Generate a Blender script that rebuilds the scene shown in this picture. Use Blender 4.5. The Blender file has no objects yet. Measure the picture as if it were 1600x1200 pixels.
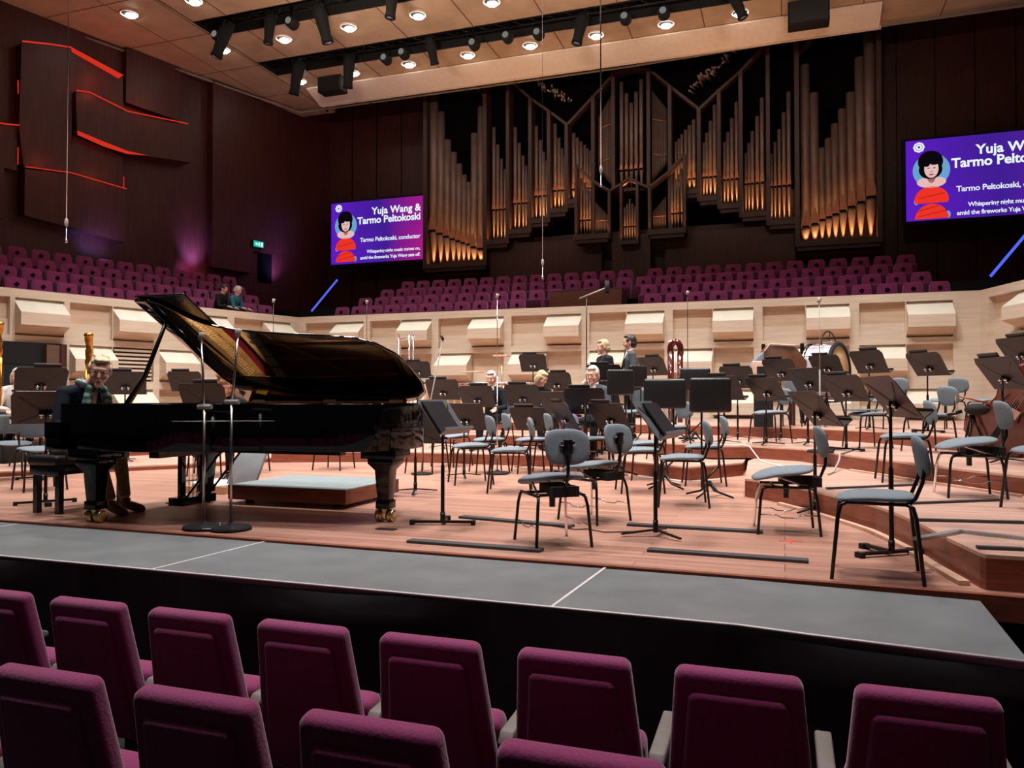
import bpy, bmesh, math, random
from mathutils import Vector, Matrix, Euler
random.seed(7)
PI = math.pi
R = math.radians
C = bpy.context.scene.collection
# ------------------------------------------------------------ camera
cam_d = bpy.data.cameras.new('camera'); cam = bpy.data.objects.new('camera', cam_d); C.objects.link(cam)
cam.location = (0, 0, 1.03)
cam.rotation_euler = (R(90 + 1.03), 0, R(19.13))
cam_d.sensor_width = 36; cam_d.lens = 27.56; cam_d.clip_end = 200
bpy.context.scene.camera = cam
# ------------------------------------------------------------ world and exposure
w = bpy.data.worlds.new('hall_air'); bpy.context.scene.world = w; w.use_nodes = True
w.node_tree.nodes['Background'].inputs[0].default_value = (1.0, 0.86, 0.74, 1)
w.node_tree.nodes['Background'].inputs[1].default_value = 0.02
vs = bpy.context.scene.view_settings
vs.view_transform = 'Standard'; vs.look = 'None'; vs.gamma = 1; vs.exposure = 0.0; vs.use_curve_mapping = False
# ------------------------------------------------------------ lights
def aim(o, tgt):
    o.rotation_euler = (Vector(tgt) - o.location).to_track_quat('-Z', 'Y').to_euler()
def area(name, loc, tgt, sx, sy, power, col, spread=180):
    l = bpy.data.lights.new(name, 'AREA'); l.shape = 'RECTANGLE'; l.size = sx; l.size_y = sy
    l.energy = power; l.color = col; l.spread = R(spread)
    o = bpy.data.objects.new(name, l); C.objects.link(o); o.location = loc; aim(o, tgt); return o
def spot(name, loc, tgt, power, col, ang=40, blend=.5, rad=.1):
    l = bpy.data.lights.new(name, 'SPOT'); l.energy = power; l.color = col
    l.spot_size = R(ang); l.spot_blend = blend; l.shadow_soft_size = rad
    o = bpy.data.objects.new(name, l); C.objects.link(o); o.location = loc; aim(o, tgt); return o
WARM = (1.0, 0.86, 0.72); NEUT = (1.0, 0.975, 0.965)
# stage downlight rows (over the orchestra, in the ceiling in front of the visible part)
for yy, pw in ((6.4, 195), (10.6, 238), (14.2, 205)):
    for xx in (-9.6, -4.6, 0.4):
        area('stage_light', (xx, yy, 11.0), (xx - .0, yy + (1.0 if yy < 14 else .2), 0), 1.0, 0.35, pw, NEUT, 95 if yy < 14 else 80)
for xx in (-8.5, -4.0, 0.5):
    area('front_light', (xx, 2.6, 10.4), (xx - .3, 9.5, 0.8), 1.2, .4, 62, NEUT, 60)
# wash onto the platform wall and choir seats
for xx in (-11.5, -7, -2.5, 2.0):
    area('wall_wash', (xx, 13.9, 11.05), (xx, 19.4, 1.6), .8, .3, 40, NEUT, 62)
area('side_wall_wash', (-8.0, 11.5, 11.0), (-14.8, 15.0, 1.4), .8, .3, 60, NEUT, 55)
area('side_wall_wash', (-1.0, 11.5, 11.0), (4.4, 17.5, 1.4), .8, .3, 42, NEUT, 50)
# added fill lamps, unseen overhead, only there to brighten the ceiling
for xx in (-9.5, -4.5, 1.0):
    area('added_ceiling_fill', (xx, 14.0, 9.2), (xx - .5, 17.5, 11.24), .9, .2, 66, (1.0, .84, .66), 115)
spot('seat_spot', (-6.9, 21.4, 11.0), (-7.4, 21.0, 3.4), 520, (1, .8, .9), 20, .7)
spot('seat_spot', (-3.0, 20.4, 11.0), (-1.6, 21.2, 3.6), 520, (1, .8, .9), 22, .7)
spot('seat_spot', (-13.4, 18.7, 11.0), (-15.6, 17.6, 3.6), 300, (1, .8, .9), 22, .8)
spot('seat_spot', (-14.0, 14.0, 11.0), (-16.4, 13.6, 3.5), 170, (1, .78, .88), 30, .8)
# front rows: house lights over the stalls
area('house_light', (-1.0, 2.9, 8.6), (-1.0, 2.5, 0.0), 1.5, .5, 40, (1.0, .84, .92), 70)
area('house_light', (-5.5, 2.9, 8.6), (-4.5, 2.6, 0.0), 1.5, .5, 28, (1.0, .84, .92), 70)
# blue and magenta wall washers at the foot of the side wall
for (lx, ly, lz, tx, ty, tz, col, pw, an) in (
        (-17.0, 19.8, 5.0, -17.6, 19.95, 5.8, (.34, .26, 1), 380, 66),
        (-16.2, 22.8, 4.9, -16.8, 22.95, 5.7, (.34, .22, 1), 240, 60),
        (-17.5, 16.6, 4.9, -18.1, 16.9, 5.6, (.25, .25, 1), 130, 90),
        (-15.6, 23.1, 4.9, -16.8, 23.2, 7.0, (.5, .15, .8), 16, 90),
        (-16.9, 19.7, 5.2, -17.6, 19.95, 5.1, (1, .12, .5), 22, 90)):
    spot('wall_washer', (lx, ly, lz), (tx, ty, tz), pw, col, an, 1.0, .15)

# ------------------------------------------------------------ materials
def lin(c):
    o = []
    for v in c[:3]:
        v /= 255.0
        o.append(v / 12.92 if v <= .04045 else ((v + .055) / 1.055) ** 2.4)
    return (*o, 1)
MATS = {}
def mat(name, col, rough=.5, metal=0.0, var=0.12, scale=8, stretch=(1, 1, 1), bump=0.0, coat=0.0, sheen=0.0, emit=None, spec=.5):
    if name in MATS: return MATS[name]
    m = bpy.data.materials.new(name); m.use_nodes = True; nt = m.node_tree; b = nt.nodes['Principled BSDF']
    b.inputs['Roughness'].default_value = rough; b.inputs['Metallic'].default_value = metal
    b.inputs['Coat Weight'].default_value = coat; b.inputs['Sheen Weight'].default_value = sheen
    b.inputs['Specular IOR Level'].default_value = spec
    c = lin(col)
    tc = nt.nodes.new('ShaderNodeTexCoord'); mp = nt.nodes.new('ShaderNodeMapping'); mp.inputs['Scale'].default_value = stretch
    nz = nt.nodes.new('ShaderNodeTexNoise'); nz.inputs['Scale'].default_value = scale; nz.inputs['Detail'].default_value = 4
    rp = nt.nodes.new('ShaderNodeValToRGB')
    rp.color_ramp.elements[0].position = .3; rp.color_ramp.elements[1].position = .7
    rp.color_ramp.elements[0].color = (*[x * (1 - var) for x in c[:3]], 1)
    rp.color_ramp.elements[1].color = (*[min(1, x * (1 + var)) for x in c[:3]], 1)
    L = nt.links.new
    L(tc.outputs['Object'], mp.inputs[0]); L(mp.outputs[0], nz.inputs[0]); L(nz.outputs['Fac'], rp.inputs[0]); L(rp.outputs[0], b.inputs['Base Color'])
    if bump:
        bp = nt.nodes.new('ShaderNodeBump'); bp.inputs['Strength'].default_value = bump; bp.inputs['Distance'].default_value = .01
        L(nz.outputs['Fac'], bp.inputs['Height']); L(bp.outputs[0], b.inputs['Normal'])
    if emit:
        b.inputs['Emission Color'].default_value = lin(emit[0]); b.inputs['Emission Strength'].default_value = emit[1]
    MATS[name] = m; return m
def plank_mat(name, c1, c2, mortar, width=.115, length=2.4, rough=.38, rot=0.0):
    m = bpy.data.materials.new(name); m.use_nodes = True; nt = m.node_tree; b = nt.nodes['Principled BSDF']; L = nt.links.new
    g = nt.nodes.new('ShaderNodeNewGeometry'); mp = nt.nodes.new('ShaderNodeMapping'); mp.inputs['Rotation'].default_value = (0, 0, rot)
    br = nt.nodes.new('ShaderNodeTexBrick'); br.inputs['Scale'].default_value = 1
    br.inputs['Brick Width'].default_value = length; br.inputs['Row Height'].default_value = width; br.inputs['Mortar Size'].default_value = .0025; br.offset = .37; br.offset_frequency = 3
    br.inputs['Color1'].default_value = lin(c1); br.inputs['Color2'].default_value = lin(c2); br.inputs['Mortar'].default_value = lin(mortar)
    br.inputs['Bias'].default_value = -.1
    mp2 = nt.nodes.new('ShaderNodeMapping'); mp2.inputs['Scale'].default_value = (.6, 9, 1); mp2.inputs['Rotation'].default_value = (0, 0, rot)
    nz = nt.nodes.new('ShaderNodeTexNoise'); nz.inputs['Scale'].default_value = 1.6; nz.inputs['Detail'].default_value = 6; nz.inputs['Roughness'].default_value = .65
    mx = nt.nodes.new('ShaderNodeMix'); mx.data_type = 'RGBA'; mx.blend_type = 'MULTIPLY'; mx.inputs[0].default_value = .55
    rp = nt.nodes.new('ShaderNodeValToRGB'); rp.color_ramp.elements[0].position = .3; rp.color_ramp.elements[0].color = (.45, .42, .4, 1)
    rp.color_ramp.elements[1].position = .62; rp.color_ramp.elements[1].color = (1, 1, 1, 1)
    L(g.outputs['Position'], mp.inputs[0]); L(mp.outputs[0], br.inputs[0]); L(g.outputs['Position'], mp2.inputs[0]); L(mp2.outputs[0], nz.inputs[0])
    L(nz.outputs['Fac'], rp.inputs[0]); L(br.outputs['Color'], mx.inputs[6]); L(rp.outputs[0], mx.inputs[7]); L(mx.outputs[2], b.inputs['Base Color'])
    mr = nt.nodes.new('ShaderNodeMapRange'); mr.inputs[3].default_value = rough - .1; mr.inputs[4].default_value = rough + .14
    L(nz.outputs['Fac'], mr.inputs[0]); L(mr.outputs[0], b.inputs['Roughness'])
    return m
FLOOR = plank_mat('stage_planks', (188, 142, 122), (166, 118, 99), (100, 66, 52))
TIERM = plank_mat('tier_planks', (206, 166, 148), (188, 146, 128), (124, 86, 72), .14, 3)
RISERM = mat('riser_wood', (128, 66, 44), .42, var=.3, scale=5, stretch=(1, 1, 9), coat=.1)
NOSEM = mat('nosing_wood', (205, 165, 140), .45, var=.12)
MAPLE = mat('pale_maple', (210, 192, 170), .5, var=.09, scale=2.2, stretch=(.6, .6, 7))
MAPLE2 = mat('warm_maple', (202, 176, 148), .5, var=.12, scale=2.2, stretch=(.6, .6, 7))
BLOCKT = mat('block_top_lit', (232, 226, 208), .45, var=.05, scale=3)  # block tops paler: the light from above is put into the colour
DWALL = mat('dark_panelling', (66, 30, 24), .45, var=.35, scale=3, stretch=(6, 6, .5))
DWALL2 = mat('dark_panelling_red', (70, 28, 24), .45, var=.35, scale=3, stretch=(7, 7, .4))
CEILM = mat('ceiling_veneer', (204, 172, 140), .55, var=.12, scale=2, stretch=(1, 1, 1))
CEILS = mat('ceiling_seam', (120, 88, 64), .7)
BEAMM = mat('ceiling_beam_white', (236, 214, 196), .5, var=.05)
BLACK = mat('black_metal', (14, 13, 13), .35, .3, var=.1)
MATTE = mat('matte_black', (12, 11, 11), .85, 0, var=.15)
STRIPM = mat('grey_platform', (104, 108, 108), .5, var=.14, scale=3.5, bump=.05)
TAPE = mat('white_tape', (210, 205, 200), .5)
DRAPE = mat('black_drape', (16, 15, 16), .9, var=.2, bump=.1)
MAG = mat('magenta_fabric', (126, 26, 84), .85, var=.12, scale=90, bump=.25, sheen=.35)
MAGD = mat('magenta_fabric_dark', (98, 20, 66), .85, var=.12, scale=90, bump=.2, sheen=.2)
GREYP = mat('armrest_grey', (150, 142, 134), .6)
ARMM = mat('armrest_taupe', (112, 105, 98), .6)
STEEL = mat('steel', (200, 200, 200), .22, 1.0, var=.05)
CHROME = mat('chrome', (225, 225, 225), .12, 1.0, var=.03)
SEATF = mat('grey_upholstery', (112, 122, 128), .8, var=.12, scale=60, bump=.15, sheen=.0)
LILAC = mat('lilac_upholstery', (128, 126, 160), .75, var=.1, scale=60, bump=.15)
PIANO = mat('piano_lacquer', (4, 4, 5), .08, 0, var=.05, coat=.0, spec=.35)
PIANO2 = mat('piano_satin', (9, 8, 8), .25, 0, var=.05, coat=.4)
PIANOL = mat('lid_lacquer', (4, 4, 5), .04, 0, var=.05, coat=1.0, spec=1.0); PIANOL.node_tree.nodes['Principled BSDF'].inputs['Coat IOR'].default_value = 2.3; PIANOL.node_tree.nodes['Principled BSDF'].inputs['Coat Roughness'].default_value = .03
GOLD = mat('gold', (222, 160, 70), .28, 1.0, var=.15, scale=20)
PLATE = mat('bronze_plate', (226, 160, 84), .35, .75, var=.1)
FELTR = mat('red_felt', (190, 40, 52), .9)
IVORY = mat('ivory', (236, 232, 222), .3)
BRASS = mat('brass', (226, 208, 156), .32, 1.0, var=.1)
PAPER = mat('paper', (240, 238, 232), .7, var=.03)
DESKM = mat('stand_desk', (27, 22, 21), .5, 0, var=.1, scale=30)
DESKG = mat('stand_desk_grey', (96, 98, 100), .45, .2, var=.12, scale=20)
FOLD = mat('folder_black', (24, 23, 24), .5, var=.2)
LEATH = mat('black_leather', (20, 19, 19), .42, var=.25, scale=12, stretch=(4, 4, .8), bump=.35)
RUBBER = mat('rubber_strip', (60, 60, 62), .6, var=.25, scale=120)
RUBBERL = mat('ribbed_aluminium', (170, 172, 172), .35, .6, var=.2, scale=120)
PIPEM = mat('organ_pipe_tin', (128, 106, 100), .5, .35, var=.12, scale=3)
CASEM = mat('organ_case_wood', (64, 40, 35), .45, var=.25, scale=3, stretch=(5, 5, .6))
VOID = mat('organ_dark', (4, 3, 3), .95, spec=.1)
REDB = mat('wine_red_lacquer', (78, 20, 14), .15, 0, var=.35, coat=.6)
SPRUCE = mat('orange_varnish', (150, 62, 26), .2, 0, var=.3, scale=4, coat=.6)
def emis(name, col, s):
    m = bpy.data.materials.new(name); m.use_nodes = True; nt = m.node_tree; nt.nodes.clear()
    e = nt.nodes.new('ShaderNodeEmission'); e.inputs[0].default_value = lin(col); e.inputs[1].default_value = s
    o = nt.nodes.new('ShaderNodeOutputMaterial'); nt.links.new(e.outputs[0], o.inputs[0]); MATS[name] = m; return m
LAMP = emis('lamp_glow', (255, 250, 240), 24)
GLOWR = emis('led_and_lit_ledge_red', (232, 56, 36), .75)
LEDB = emis('led_blue', (90, 110, 255), .9)
LEDW = emis('led_warm', (255, 150, 60), 5)

# ------------------------------------------------------------ mesh helpers
class G:
    """collects shapes; build() links them as ONE mesh object"""
    def __init__(s): s.v = []; s.f = []; s.m = []; s.sm = []; s.mats = []; s.M = Matrix()
    def mi(s, m):
        if m not in s.mats: s.mats.append(m)
        return s.mats.index(m)
    def add(s, vs_, fs, m, smooth=False):
        o = len(s.v); k = s.mi(m)
        s.v += [s.M @ Vector(p) for p in vs_]
        for f in fs: s.f.append([i + o for i in f]); s.m.append(k); s.sm.append(smooth)
        return s
    def box(s, c, d, m, rz=0.0, rx=0.0, ry=0.0):
        q = Euler((rx, ry, rz)).to_matrix(); h = Vector(d) / 2; c = Vector(c)
        vs_ = [c + q @ Vector((x * h.x, y * h.y, z * h.z)) for x in (-1, 1) for y in (-1, 1) for z in (-1, 1)]
        return s.add(vs_, [(0, 1, 3, 2), (4, 6, 7, 5), (0, 4, 5, 1), (2, 3, 7, 6), (0, 2, 6, 4), (1, 5, 7, 3)], m)
    def prism(s, pts, z0, z1, m, mtop=None):
        n = len(pts); vs_ = [(p[0], p[1], z0) for p in pts] + [(p[0], p[1], z1) for p in pts]
        s.add(vs_, [tuple(range(n))[::-1]] + [(i, (i + 1) % n, (i + 1) % n + n, i + n) for i in range(n)], m)
        o = len(s.v) - n; s.f.append([o + i for i in range(n)]); s.m.append(s.mi(mtop or m)); s.sm.append(False); return s
    def tube(s, pts, r, m, seg=8, caps=True, flat=None):
        """round bar through the points; r one radius or a list; flat scales the second axis"""
        pts = [Vector(p) for p in pts]; n = len(pts); rs = r if isinstance(r, (list, tuple)) else [r] * n
        up = None; rings = []
        for i, p in enumerate(pts):
            d = (pts[min(i + 1, n - 1)] - pts[max(i - 1, 0)]).normalized()
            if up is None:
                a = Vector((0, 0, 1)) if abs(d.z) < .9 else Vector((1, 0, 0)); up = (a - d * a.dot(d)).normalized()
            else: up = (up - d * up.dot(d)).normalized()
            sd = d.cross(up); fl = flat or 1
            rings.append([p + (up * math.cos(2 * PI * k / seg) + sd * math.sin(2 * PI * k / seg) * fl) * rs[i] for k in range(seg)])
        vs_ = [q for g_ in rings for q in g_]
        fs = [(i * seg + k, i * seg + (k + 1) % seg, (i + 1) * seg + (k + 1) % seg, (i + 1) * seg + k) for i in range(n - 1) for k in range(seg)]
        s.add(vs_, fs, m, True)
        if caps:
            o = len(s.v) - len(vs_)
            s.f.append([o + k for k in range(seg)][::-1]); s.m.append(s.mi(m)); s.sm.append(False)
            s.f.append([o + (n - 1) * seg + k for k in range(seg)]); s.m.append(s.mi(m)); s.sm.append(False)
        return s
    def lathe(s, prof, c, m, seg=20, axis='Z', caps=True):
        vs_ = []
        for r, h in prof:
            for k in range(seg):
                a = 2 * PI * k / seg; x, y = r * math.cos(a), r * math.sin(a)
                vs_.append({'Z': (c[0] + x, c[1] + y, c[2] + h), 'Y': (c[0] + x, c[1] + h, c[2] + y), 'X': (c[0] + h, c[1] + x, c[2] + y)}[axis])
        n = len(prof); fs = [(i * seg + k, i * seg + (k + 1) % seg, (i + 1) * seg + (k + 1) % seg, (i + 1) * seg + k) for i in range(n - 1) for k in range(seg)]
        if caps: fs.append(tuple(range(seg))[::-1]); fs.append(tuple((n - 1) * seg + k for k in range(seg)))
        return s.add(vs_, fs, m, True)
    def ell(s, c, r, m, rot=None, seg=14, rings=9, fn=None):
        q = rot.to_matrix() if rot else Matrix.Identity(3); c = Vector(c); vs_ = []
        for i in range(rings + 1):
            t = PI * i / rings
            for k in range(seg):
                a = 2 * PI * k / seg; p = Vector((math.sin(t) * math.cos(a), math.sin(t) * math.sin(a), math.cos(t)))
                if fn: p = fn(p)
                vs_.append(c + q @ Vector((p.x * r[0], p.y * r[1], p.z * r[2])))
        fs = [(i * seg + k, (i + 1) * seg + k, (i + 1) * seg + (k + 1) % seg, i * seg + (k + 1) % seg) for i in range(rings) for k in range(seg)]
        return s.add(vs_, fs, m, True)
    def slab(s, poly, origin, ux, uy, depth, m, mface=None):
        """extruded outline: poly in (u,v) along unit vectors ux, uy; depth along ux x uy"""
        ux, uy, o = Vector(ux), Vector(uy), Vector(origin); nn = ux.cross(uy); n = len(poly)
        a = [o + ux * u + uy * v for u, v in poly]; b = [p + nn * depth for p in a]
        s.add(a + b, [tuple(range(n))[::-1]] + [(i, (i + 1) % n, (i + 1) % n + n, i + n) for i in range(n)], m)
        q = len(s.v) - n; s.f.append([q + i for i in range(n)]); s.m.append(s.mi(mface or m)); s.sm.append(False); return s
    def mesh(s, name):
        me = bpy.data.meshes.new(name); me.from_pydata([tuple(p) for p in s.v], [], s.f)
        for m in s.mats: me.materials.append(m)
        me.polygons.foreach_set('material_index', s.m); me.polygons.foreach_set('use_smooth', s.sm); me.update()
        bm = bmesh.new(); bm.from_mesh(me); bmesh.ops.remove_doubles(bm, verts=bm.verts, dist=1e-5); bmesh.ops.recalc_face_normals(bm, faces=bm.faces); bm.to_mesh(me); bm.free()
        return me
    def build(s, name, parent=None, bevel=0, seg=2, loc=None, remesh=0, smooth=0):
        o = bpy.data.objects.new(name, s.mesh(name)); C.objects.link(o)
        if parent: o.parent = parent
        if loc is not None: o.location = loc
        if bevel:
            b = o.modifiers.new('b', 'BEVEL'); b.width = bevel; b.segments = seg; b.limit_method = 'ANGLE'; b.angle_limit = R(40); b.harden_normals = False
            bake(o); shade(o)
        if remesh:
            b = o.modifiers.new('r', 'REMESH'); b.mode = 'VOXEL'; b.voxel_size = remesh
            if smooth: q = o.modifiers.new('s', 'SMOOTH'); q.iterations = smooth; q.factor = .5
            bake(o); shade(o, True)
        return o
def bake(o):
    dg = bpy.context.evaluated_depsgraph_get(); dg.update()
    me = bpy.data.meshes.new_from_object(o.evaluated_get(dg)); o.modifiers.clear(); o.data = me; me.name = o.name
def shade(o, full=False):
    for p in o.data.polygons: p.use_smooth = True
    if not full: o.data.set_sharp_from_angle(angle=R(45))
def thing(name, label, cat, loc=(0, 0, 0), rz=0.0, group=None):
    o = bpy.data.objects.new(name, None); C.objects.link(o); o.location = loc; o.rotation_euler = (0, 0, rz)
    o.empty_display_size = .1; return tag(o, label, cat, group)
def tag(o, label, cat, group=None, kind=None):
    o['label'] = label; o['category'] = cat
    if group: o['group'] = group
    if kind: o['kind'] = kind
    return o
def struct(o): o['kind'] = 'structure'; return o
def dup(o, parent=None):
    c = o.copy(); C.objects.link(c)
    if parent: c.parent = parent
    for ch in o.children: dup(ch, c)
    return c
def place(proto, used, loc, rz, label, group=None):
    o = proto if not used.get(proto.name) else dup(proto)
    used[proto.name] = 1; o.location = loc; o.rotation_euler = (0, 0, rz); o['label'] = label
    if group: o['group'] = group
    return o
USED = {}

# ------------------------------------------------------------ room shell
g = G()
g.prism([(-19, 4.92), (-5, 4.78), (.99, 4.66), (1.4, 4.62), (9, 4.3), (9, 26), (-19, 26)], -.12, 0, RISERM, FLOOR)
struct(g.build('floor'))
g = G(); g.prism([(-19, 4.92), (-5, 4.78), (.99, 4.66), (1.4, 4.62), (9, 4.3), (9, 4.34), (1.4, 4.67), (.99, 4.71), (-5, 4.83), (-19, 4.97)], .001, .012, RISERM)
struct(g.build('trim_1'))
g = G(); g.prism([(1.4, 4.66), (9, 4.34), (9, 4.5), (1.4, 4.8)], -.8, -.12, MATTE); g.box((-8, 4.98, -.45), (22, .1, .66), MATTE)
struct(g.build('trim_2'))
# stalls floor
g = G()
for k, (y0, y1, z) in enumerate(((3.0, 6.5, -.75), (2.1, 3.0, -.75), (1.2, 2.1, -.68), (-3, 1.2, -.61))):
    g.box((-2, (y0 + y1) / 2, z - .1), (30, y1 - y0, .2), MATTE)
o = g.build('floor'); struct(o)
# grey apron platform with taped joints and black skirt
t = thing('stage_extension', 'grey platform strip with white taped joints along the stage front', 'platform', (0, 0, 0))
FR = [(-16, 3.78), (-7, 3.76), (-4, 3.75), (-2, 3.74), (-.2, 3.71), (.1, 3.66), (.9, 3.56)]
BK = [(.935, 4.56), (-.2, 4.66), (-5, 4.765), (-16, 4.87)]
g = G(); g.prism(FR + BK, -.06, 0.0, STRIPM); g.build('deck', t)
for (x0, x1) in ((-6.02, -5.93), (-3.6, -3.53), (-1.09, -1.03), (-8.5, -8.4)):
    g = G(); g.slab([(0, -.008), (0, .008), (1.02, .008), (1.02, -.008)], (x0, 3.74, .001), Vector((x1 - x0, 1, 0)).normalized(), (-1, 0, 0), .001, TAPE); g.build('tape_line', t)
g = G(); g.tube([(p[0], p[1] - .004, .002) for p in FR], .007, TAPE, 6); g.build('edge_tape', t)
g = G(); n = 240; rows = 9; vs_ = []
for i in range(n + 1):
    x = -16 + 16.92 * i / n
    for j in range(rows):
        f = j / (rows - 1); 
        yb = 3.77 + (x + 16) / 14 * -.03 if x < -2 else 3.74 - (x + 2) / 2.9 * .17
        y = yb - .02 - .03 * math.sin(x * 5.1 + .7 * math.sin(x * 2.3)) * (.25 + f) - .015 * math.sin(x * 13) * f - .05 * math.sin(PI * min(1, f * 3)) * max(0, math.sin(x * 2.2 + 2 * f))
        z = -.012 - .02 * max(0, math.sin(x * 1.7)) - .72 * f
        vs_.append((x, y, z))
fs = [(i * rows + j, (i + 1) * rows + j, (i + 1) * rows + j + 1, i * rows + j + 1) for i in range(n) for j in range(rows - 1)]
g.add(vs_, fs, DRAPE, True); g.build('skirt', t)

# orchestra tiers
def tier(label, pts, z0, z1, nose=None):
    t = thing('stage_riser', label, 'riser', (0, 0, z0))
    g = G(); g.prism(pts, 0, z1 - z0 - .02, RISERM); g.build('fascia', t)
    g = G(); g.prism(pts, z1 - z0 - .02, z1 - z0, NOSEM, TIERM); g.build('deck', t)
    return t
YB = 19.42
tier('low curved wooden riser at the right front holding three grey chairs', [(-.39, 8.55), (-.15, 8.3), (.05, 8.03), (.22, 7.72), (.38, 7.38), (.54, 7.05), (.67, 6.75), (.77, 6.35), (.85, 5.93), (.93, 5.3), (1.0, 4.87), (1.02, 4.83), (7.9, 4.6), (4.75, 16), (.4, 16), (-.46, 11.0)], 0, .19)
tier('wooden riser with an angular front behind the music stands mid stage', [(-7.75, 10.6), (-6.1, 11.3), (-5.0, 11.4), (-4.1, 11.35), (-3.45, 11.43), (-2.46, 10.99), (-1.83, 10.52), (-1.12, 9.99), (-.52, 10.88), (-.5, 16), (-7.75, 16)], 0, .17)
tier('second wooden riser stretching from mid stage to the right edge', [(-7.6, 13.2), (-6, 13.6), (-4, 13.3), (-2.6, 12.5), (-1.6, 11.85), (-.95, 11.3), (-.5, 11.5), (.2, 11.1), (.5, 10.5), (.75, 9.95), (1.05, 9.4), (1.3, 8.9), (1.65, 8.3), (1.95, 7.8), (3, 6.6), (7.7, 5.5), (4.75, 16), (-7.6, 16)], .19, .36)
tier('topmost wooden riser in front of the pale panelled back wall', [(-8.9, 15.4), (-5, 15.4), (-2.9, 14.9), (-1.3, 14.6), (.2, 13.9), (1.45, 12.6), (2.0, 11.4), (2.6, 10), (3.4, 8.6), (7.2, 7.2), (4.65, 17), (3.9, YB), (-8.9, YB)], .36, .54)
tier('lowest wooden step of the left side risers behind the piano bench', [(-14.6, 5.2), (-12, 5.6), (-9.7, 7.5), (-9.38, 7.85), (-8.28, 9.29), (-7.85, 10.5), (-7.85, 15.3), (-9, 19.2), (-13, 19.2), (-15.2, 12.5), (-16.8, 7)], 0, .07)
tier('middle wooden step of the left side risers below the harps', [(-15.2, 5.2), (-13, 6.6), (-11.35, 8.8), (-9.75, 10.95), (-8.9, 13), (-9, 19.2), (-13, 19.2), (-15.2, 12.5), (-16.6, 7)], .07, .15)
tier('highest wooden step of the left side risers beside the doorway', [(-15.8, 7.0), (-14.3, 9.0), (-12.9, 11.2), (-11.4, 13.4), (-10.4, 16), (-10.3, 19.2), (-13, 19.2), (-15.25, 12.2), (-16.4, 8)], .15, .30)

# ------------------------------------------------------------ pale stage wall with recesses and wedge blocks
def maple_wall(name, A, ux, length, cells, door=None, vent=None, x0=0.0):
    """A: lower left corner at floor; cells: list of (u0,u1,kind_row1,kind_row2,kind_row3); B block, R recess"""
    ux = Vector((*ux, 0)).normalized(); uz = Vector((0, 0, 1)); nn = ux.cross(uz); A = Vector((*A, 0))   # nn points into the stage
    g = G(); D = .14
    P = lambda u, v, d: A + ux * u + uz * v + nn * d
    def bx(u0, u1, v0, v1, d0, d1, m):
        vs_ = [P(u, v, d) for u in (u0, u1) for v in (v0, v1) for d in (d0, d1)]
        g.add(vs_, [(0, 1, 3, 2), (4, 6, 7, 5), (0, 4, 5, 1), (2, 3, 7, 6), (0, 2, 6, 4), (1, 5, 7, 3)], m)
    rows = ((3.20, 2.39), (2.24, 1.43), (1.24, .56))
    # back slab (with the doorway left open) and front frame strips
    if door:
        bx(x0, door[0], 0, 3.386, -.4, -D, MAPLE2); bx(door[1], length, 0, 3.386, -.4, -D, MAPLE2); bx(door[0], door[1], door[2], 3.386, -.4, -D, MAPLE2)
    else: bx(x0, length, 0, 3.386, -.4, -D, MAPLE2)
    bx(x0, length, 3.2, 3.386, -.4, 0, MAPLE)
    for (v1, v0) in ((2.39, 2.24), (1.43, 1.24)):
        if door: bx(x0, door[0], v0, v1, -D, -.004, MAPLE); bx(door[1], length, v0, v1, -D, -.004, MAPLE)
        else: bx(x0, length, v0, v1, -D, -.004, MAPLE)
    if door: bx(door[1] , length, 0, .56, -D, -.004, MAPLE); bx(door[0], door[1], 2.24, 2.39, -D, -.006, MAPLE)
    else: bx(x0, length, 0, .56, -D, -.004, MAPLE)
    last = x0
    for c in cells:
        if c[0] > last + .02: bx(last, c[0], .56 if not (door and door[0] <= c[0] <= door[1]) else 2.24, 3.2, -D, 0, MAPLE)
        last = c[1]
        for (v1, v0), k in zip(rows, c[2:]):
            u0, u1 = c[0], c[1]
            if k == 'B':
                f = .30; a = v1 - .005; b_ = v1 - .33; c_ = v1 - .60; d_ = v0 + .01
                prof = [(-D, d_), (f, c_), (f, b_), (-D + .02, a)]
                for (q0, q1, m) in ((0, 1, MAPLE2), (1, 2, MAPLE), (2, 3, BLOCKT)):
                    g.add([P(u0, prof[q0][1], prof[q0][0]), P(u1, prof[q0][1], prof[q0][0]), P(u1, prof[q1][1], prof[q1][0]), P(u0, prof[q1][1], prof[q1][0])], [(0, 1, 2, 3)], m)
                for u in (u0, u1): g.add([P(u, p[1], p[0]) for p in prof], [(0, 1, 2, 3)], MAPLE)
            elif k == 'F': bx(u0 - .01, u1 + .01, v0 - .02, v1 + .02, -D, .004, MAPLE)
            elif k == 'V':
                for i in range(8): bx(u0 + .04, u1 - .04, v0 + .05 + i * .095, v0 + .10 + i * .095, -D, -.02, MAPLE)
                bx(u0, u1, v0, v1, -D - .0, -D + .004, DWALL)
            elif k == 'R':                                   # a shallow ledge across the middle of the recess
                bx(u0, u1, v0, v0 + (v1 - v0) * .42, -D, -D + .05, MAPLE)
    if length > last + .02: bx(last, length, .56, 3.2, -D, 0, MAPLE)
    o = g.build(name); struct(o)
cells = []
for i in range(-1, 8):
    u = 13.35 + (-12.12 - .98) + i * 2.105          # recess start measured from the left corner
    if u > 0: cells.append((u, u + .95, 'R', 'B', 'R'))
    if u + .98 > 0: cells.append((u + .97, u + 1.90, 'B', 'R', 'B'))
cells = [c for c in cells if c[1] < 17.3]
maple_wall('wall_back', (-13.35, 19.5), (1, 0), 17.42, cells)
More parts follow.
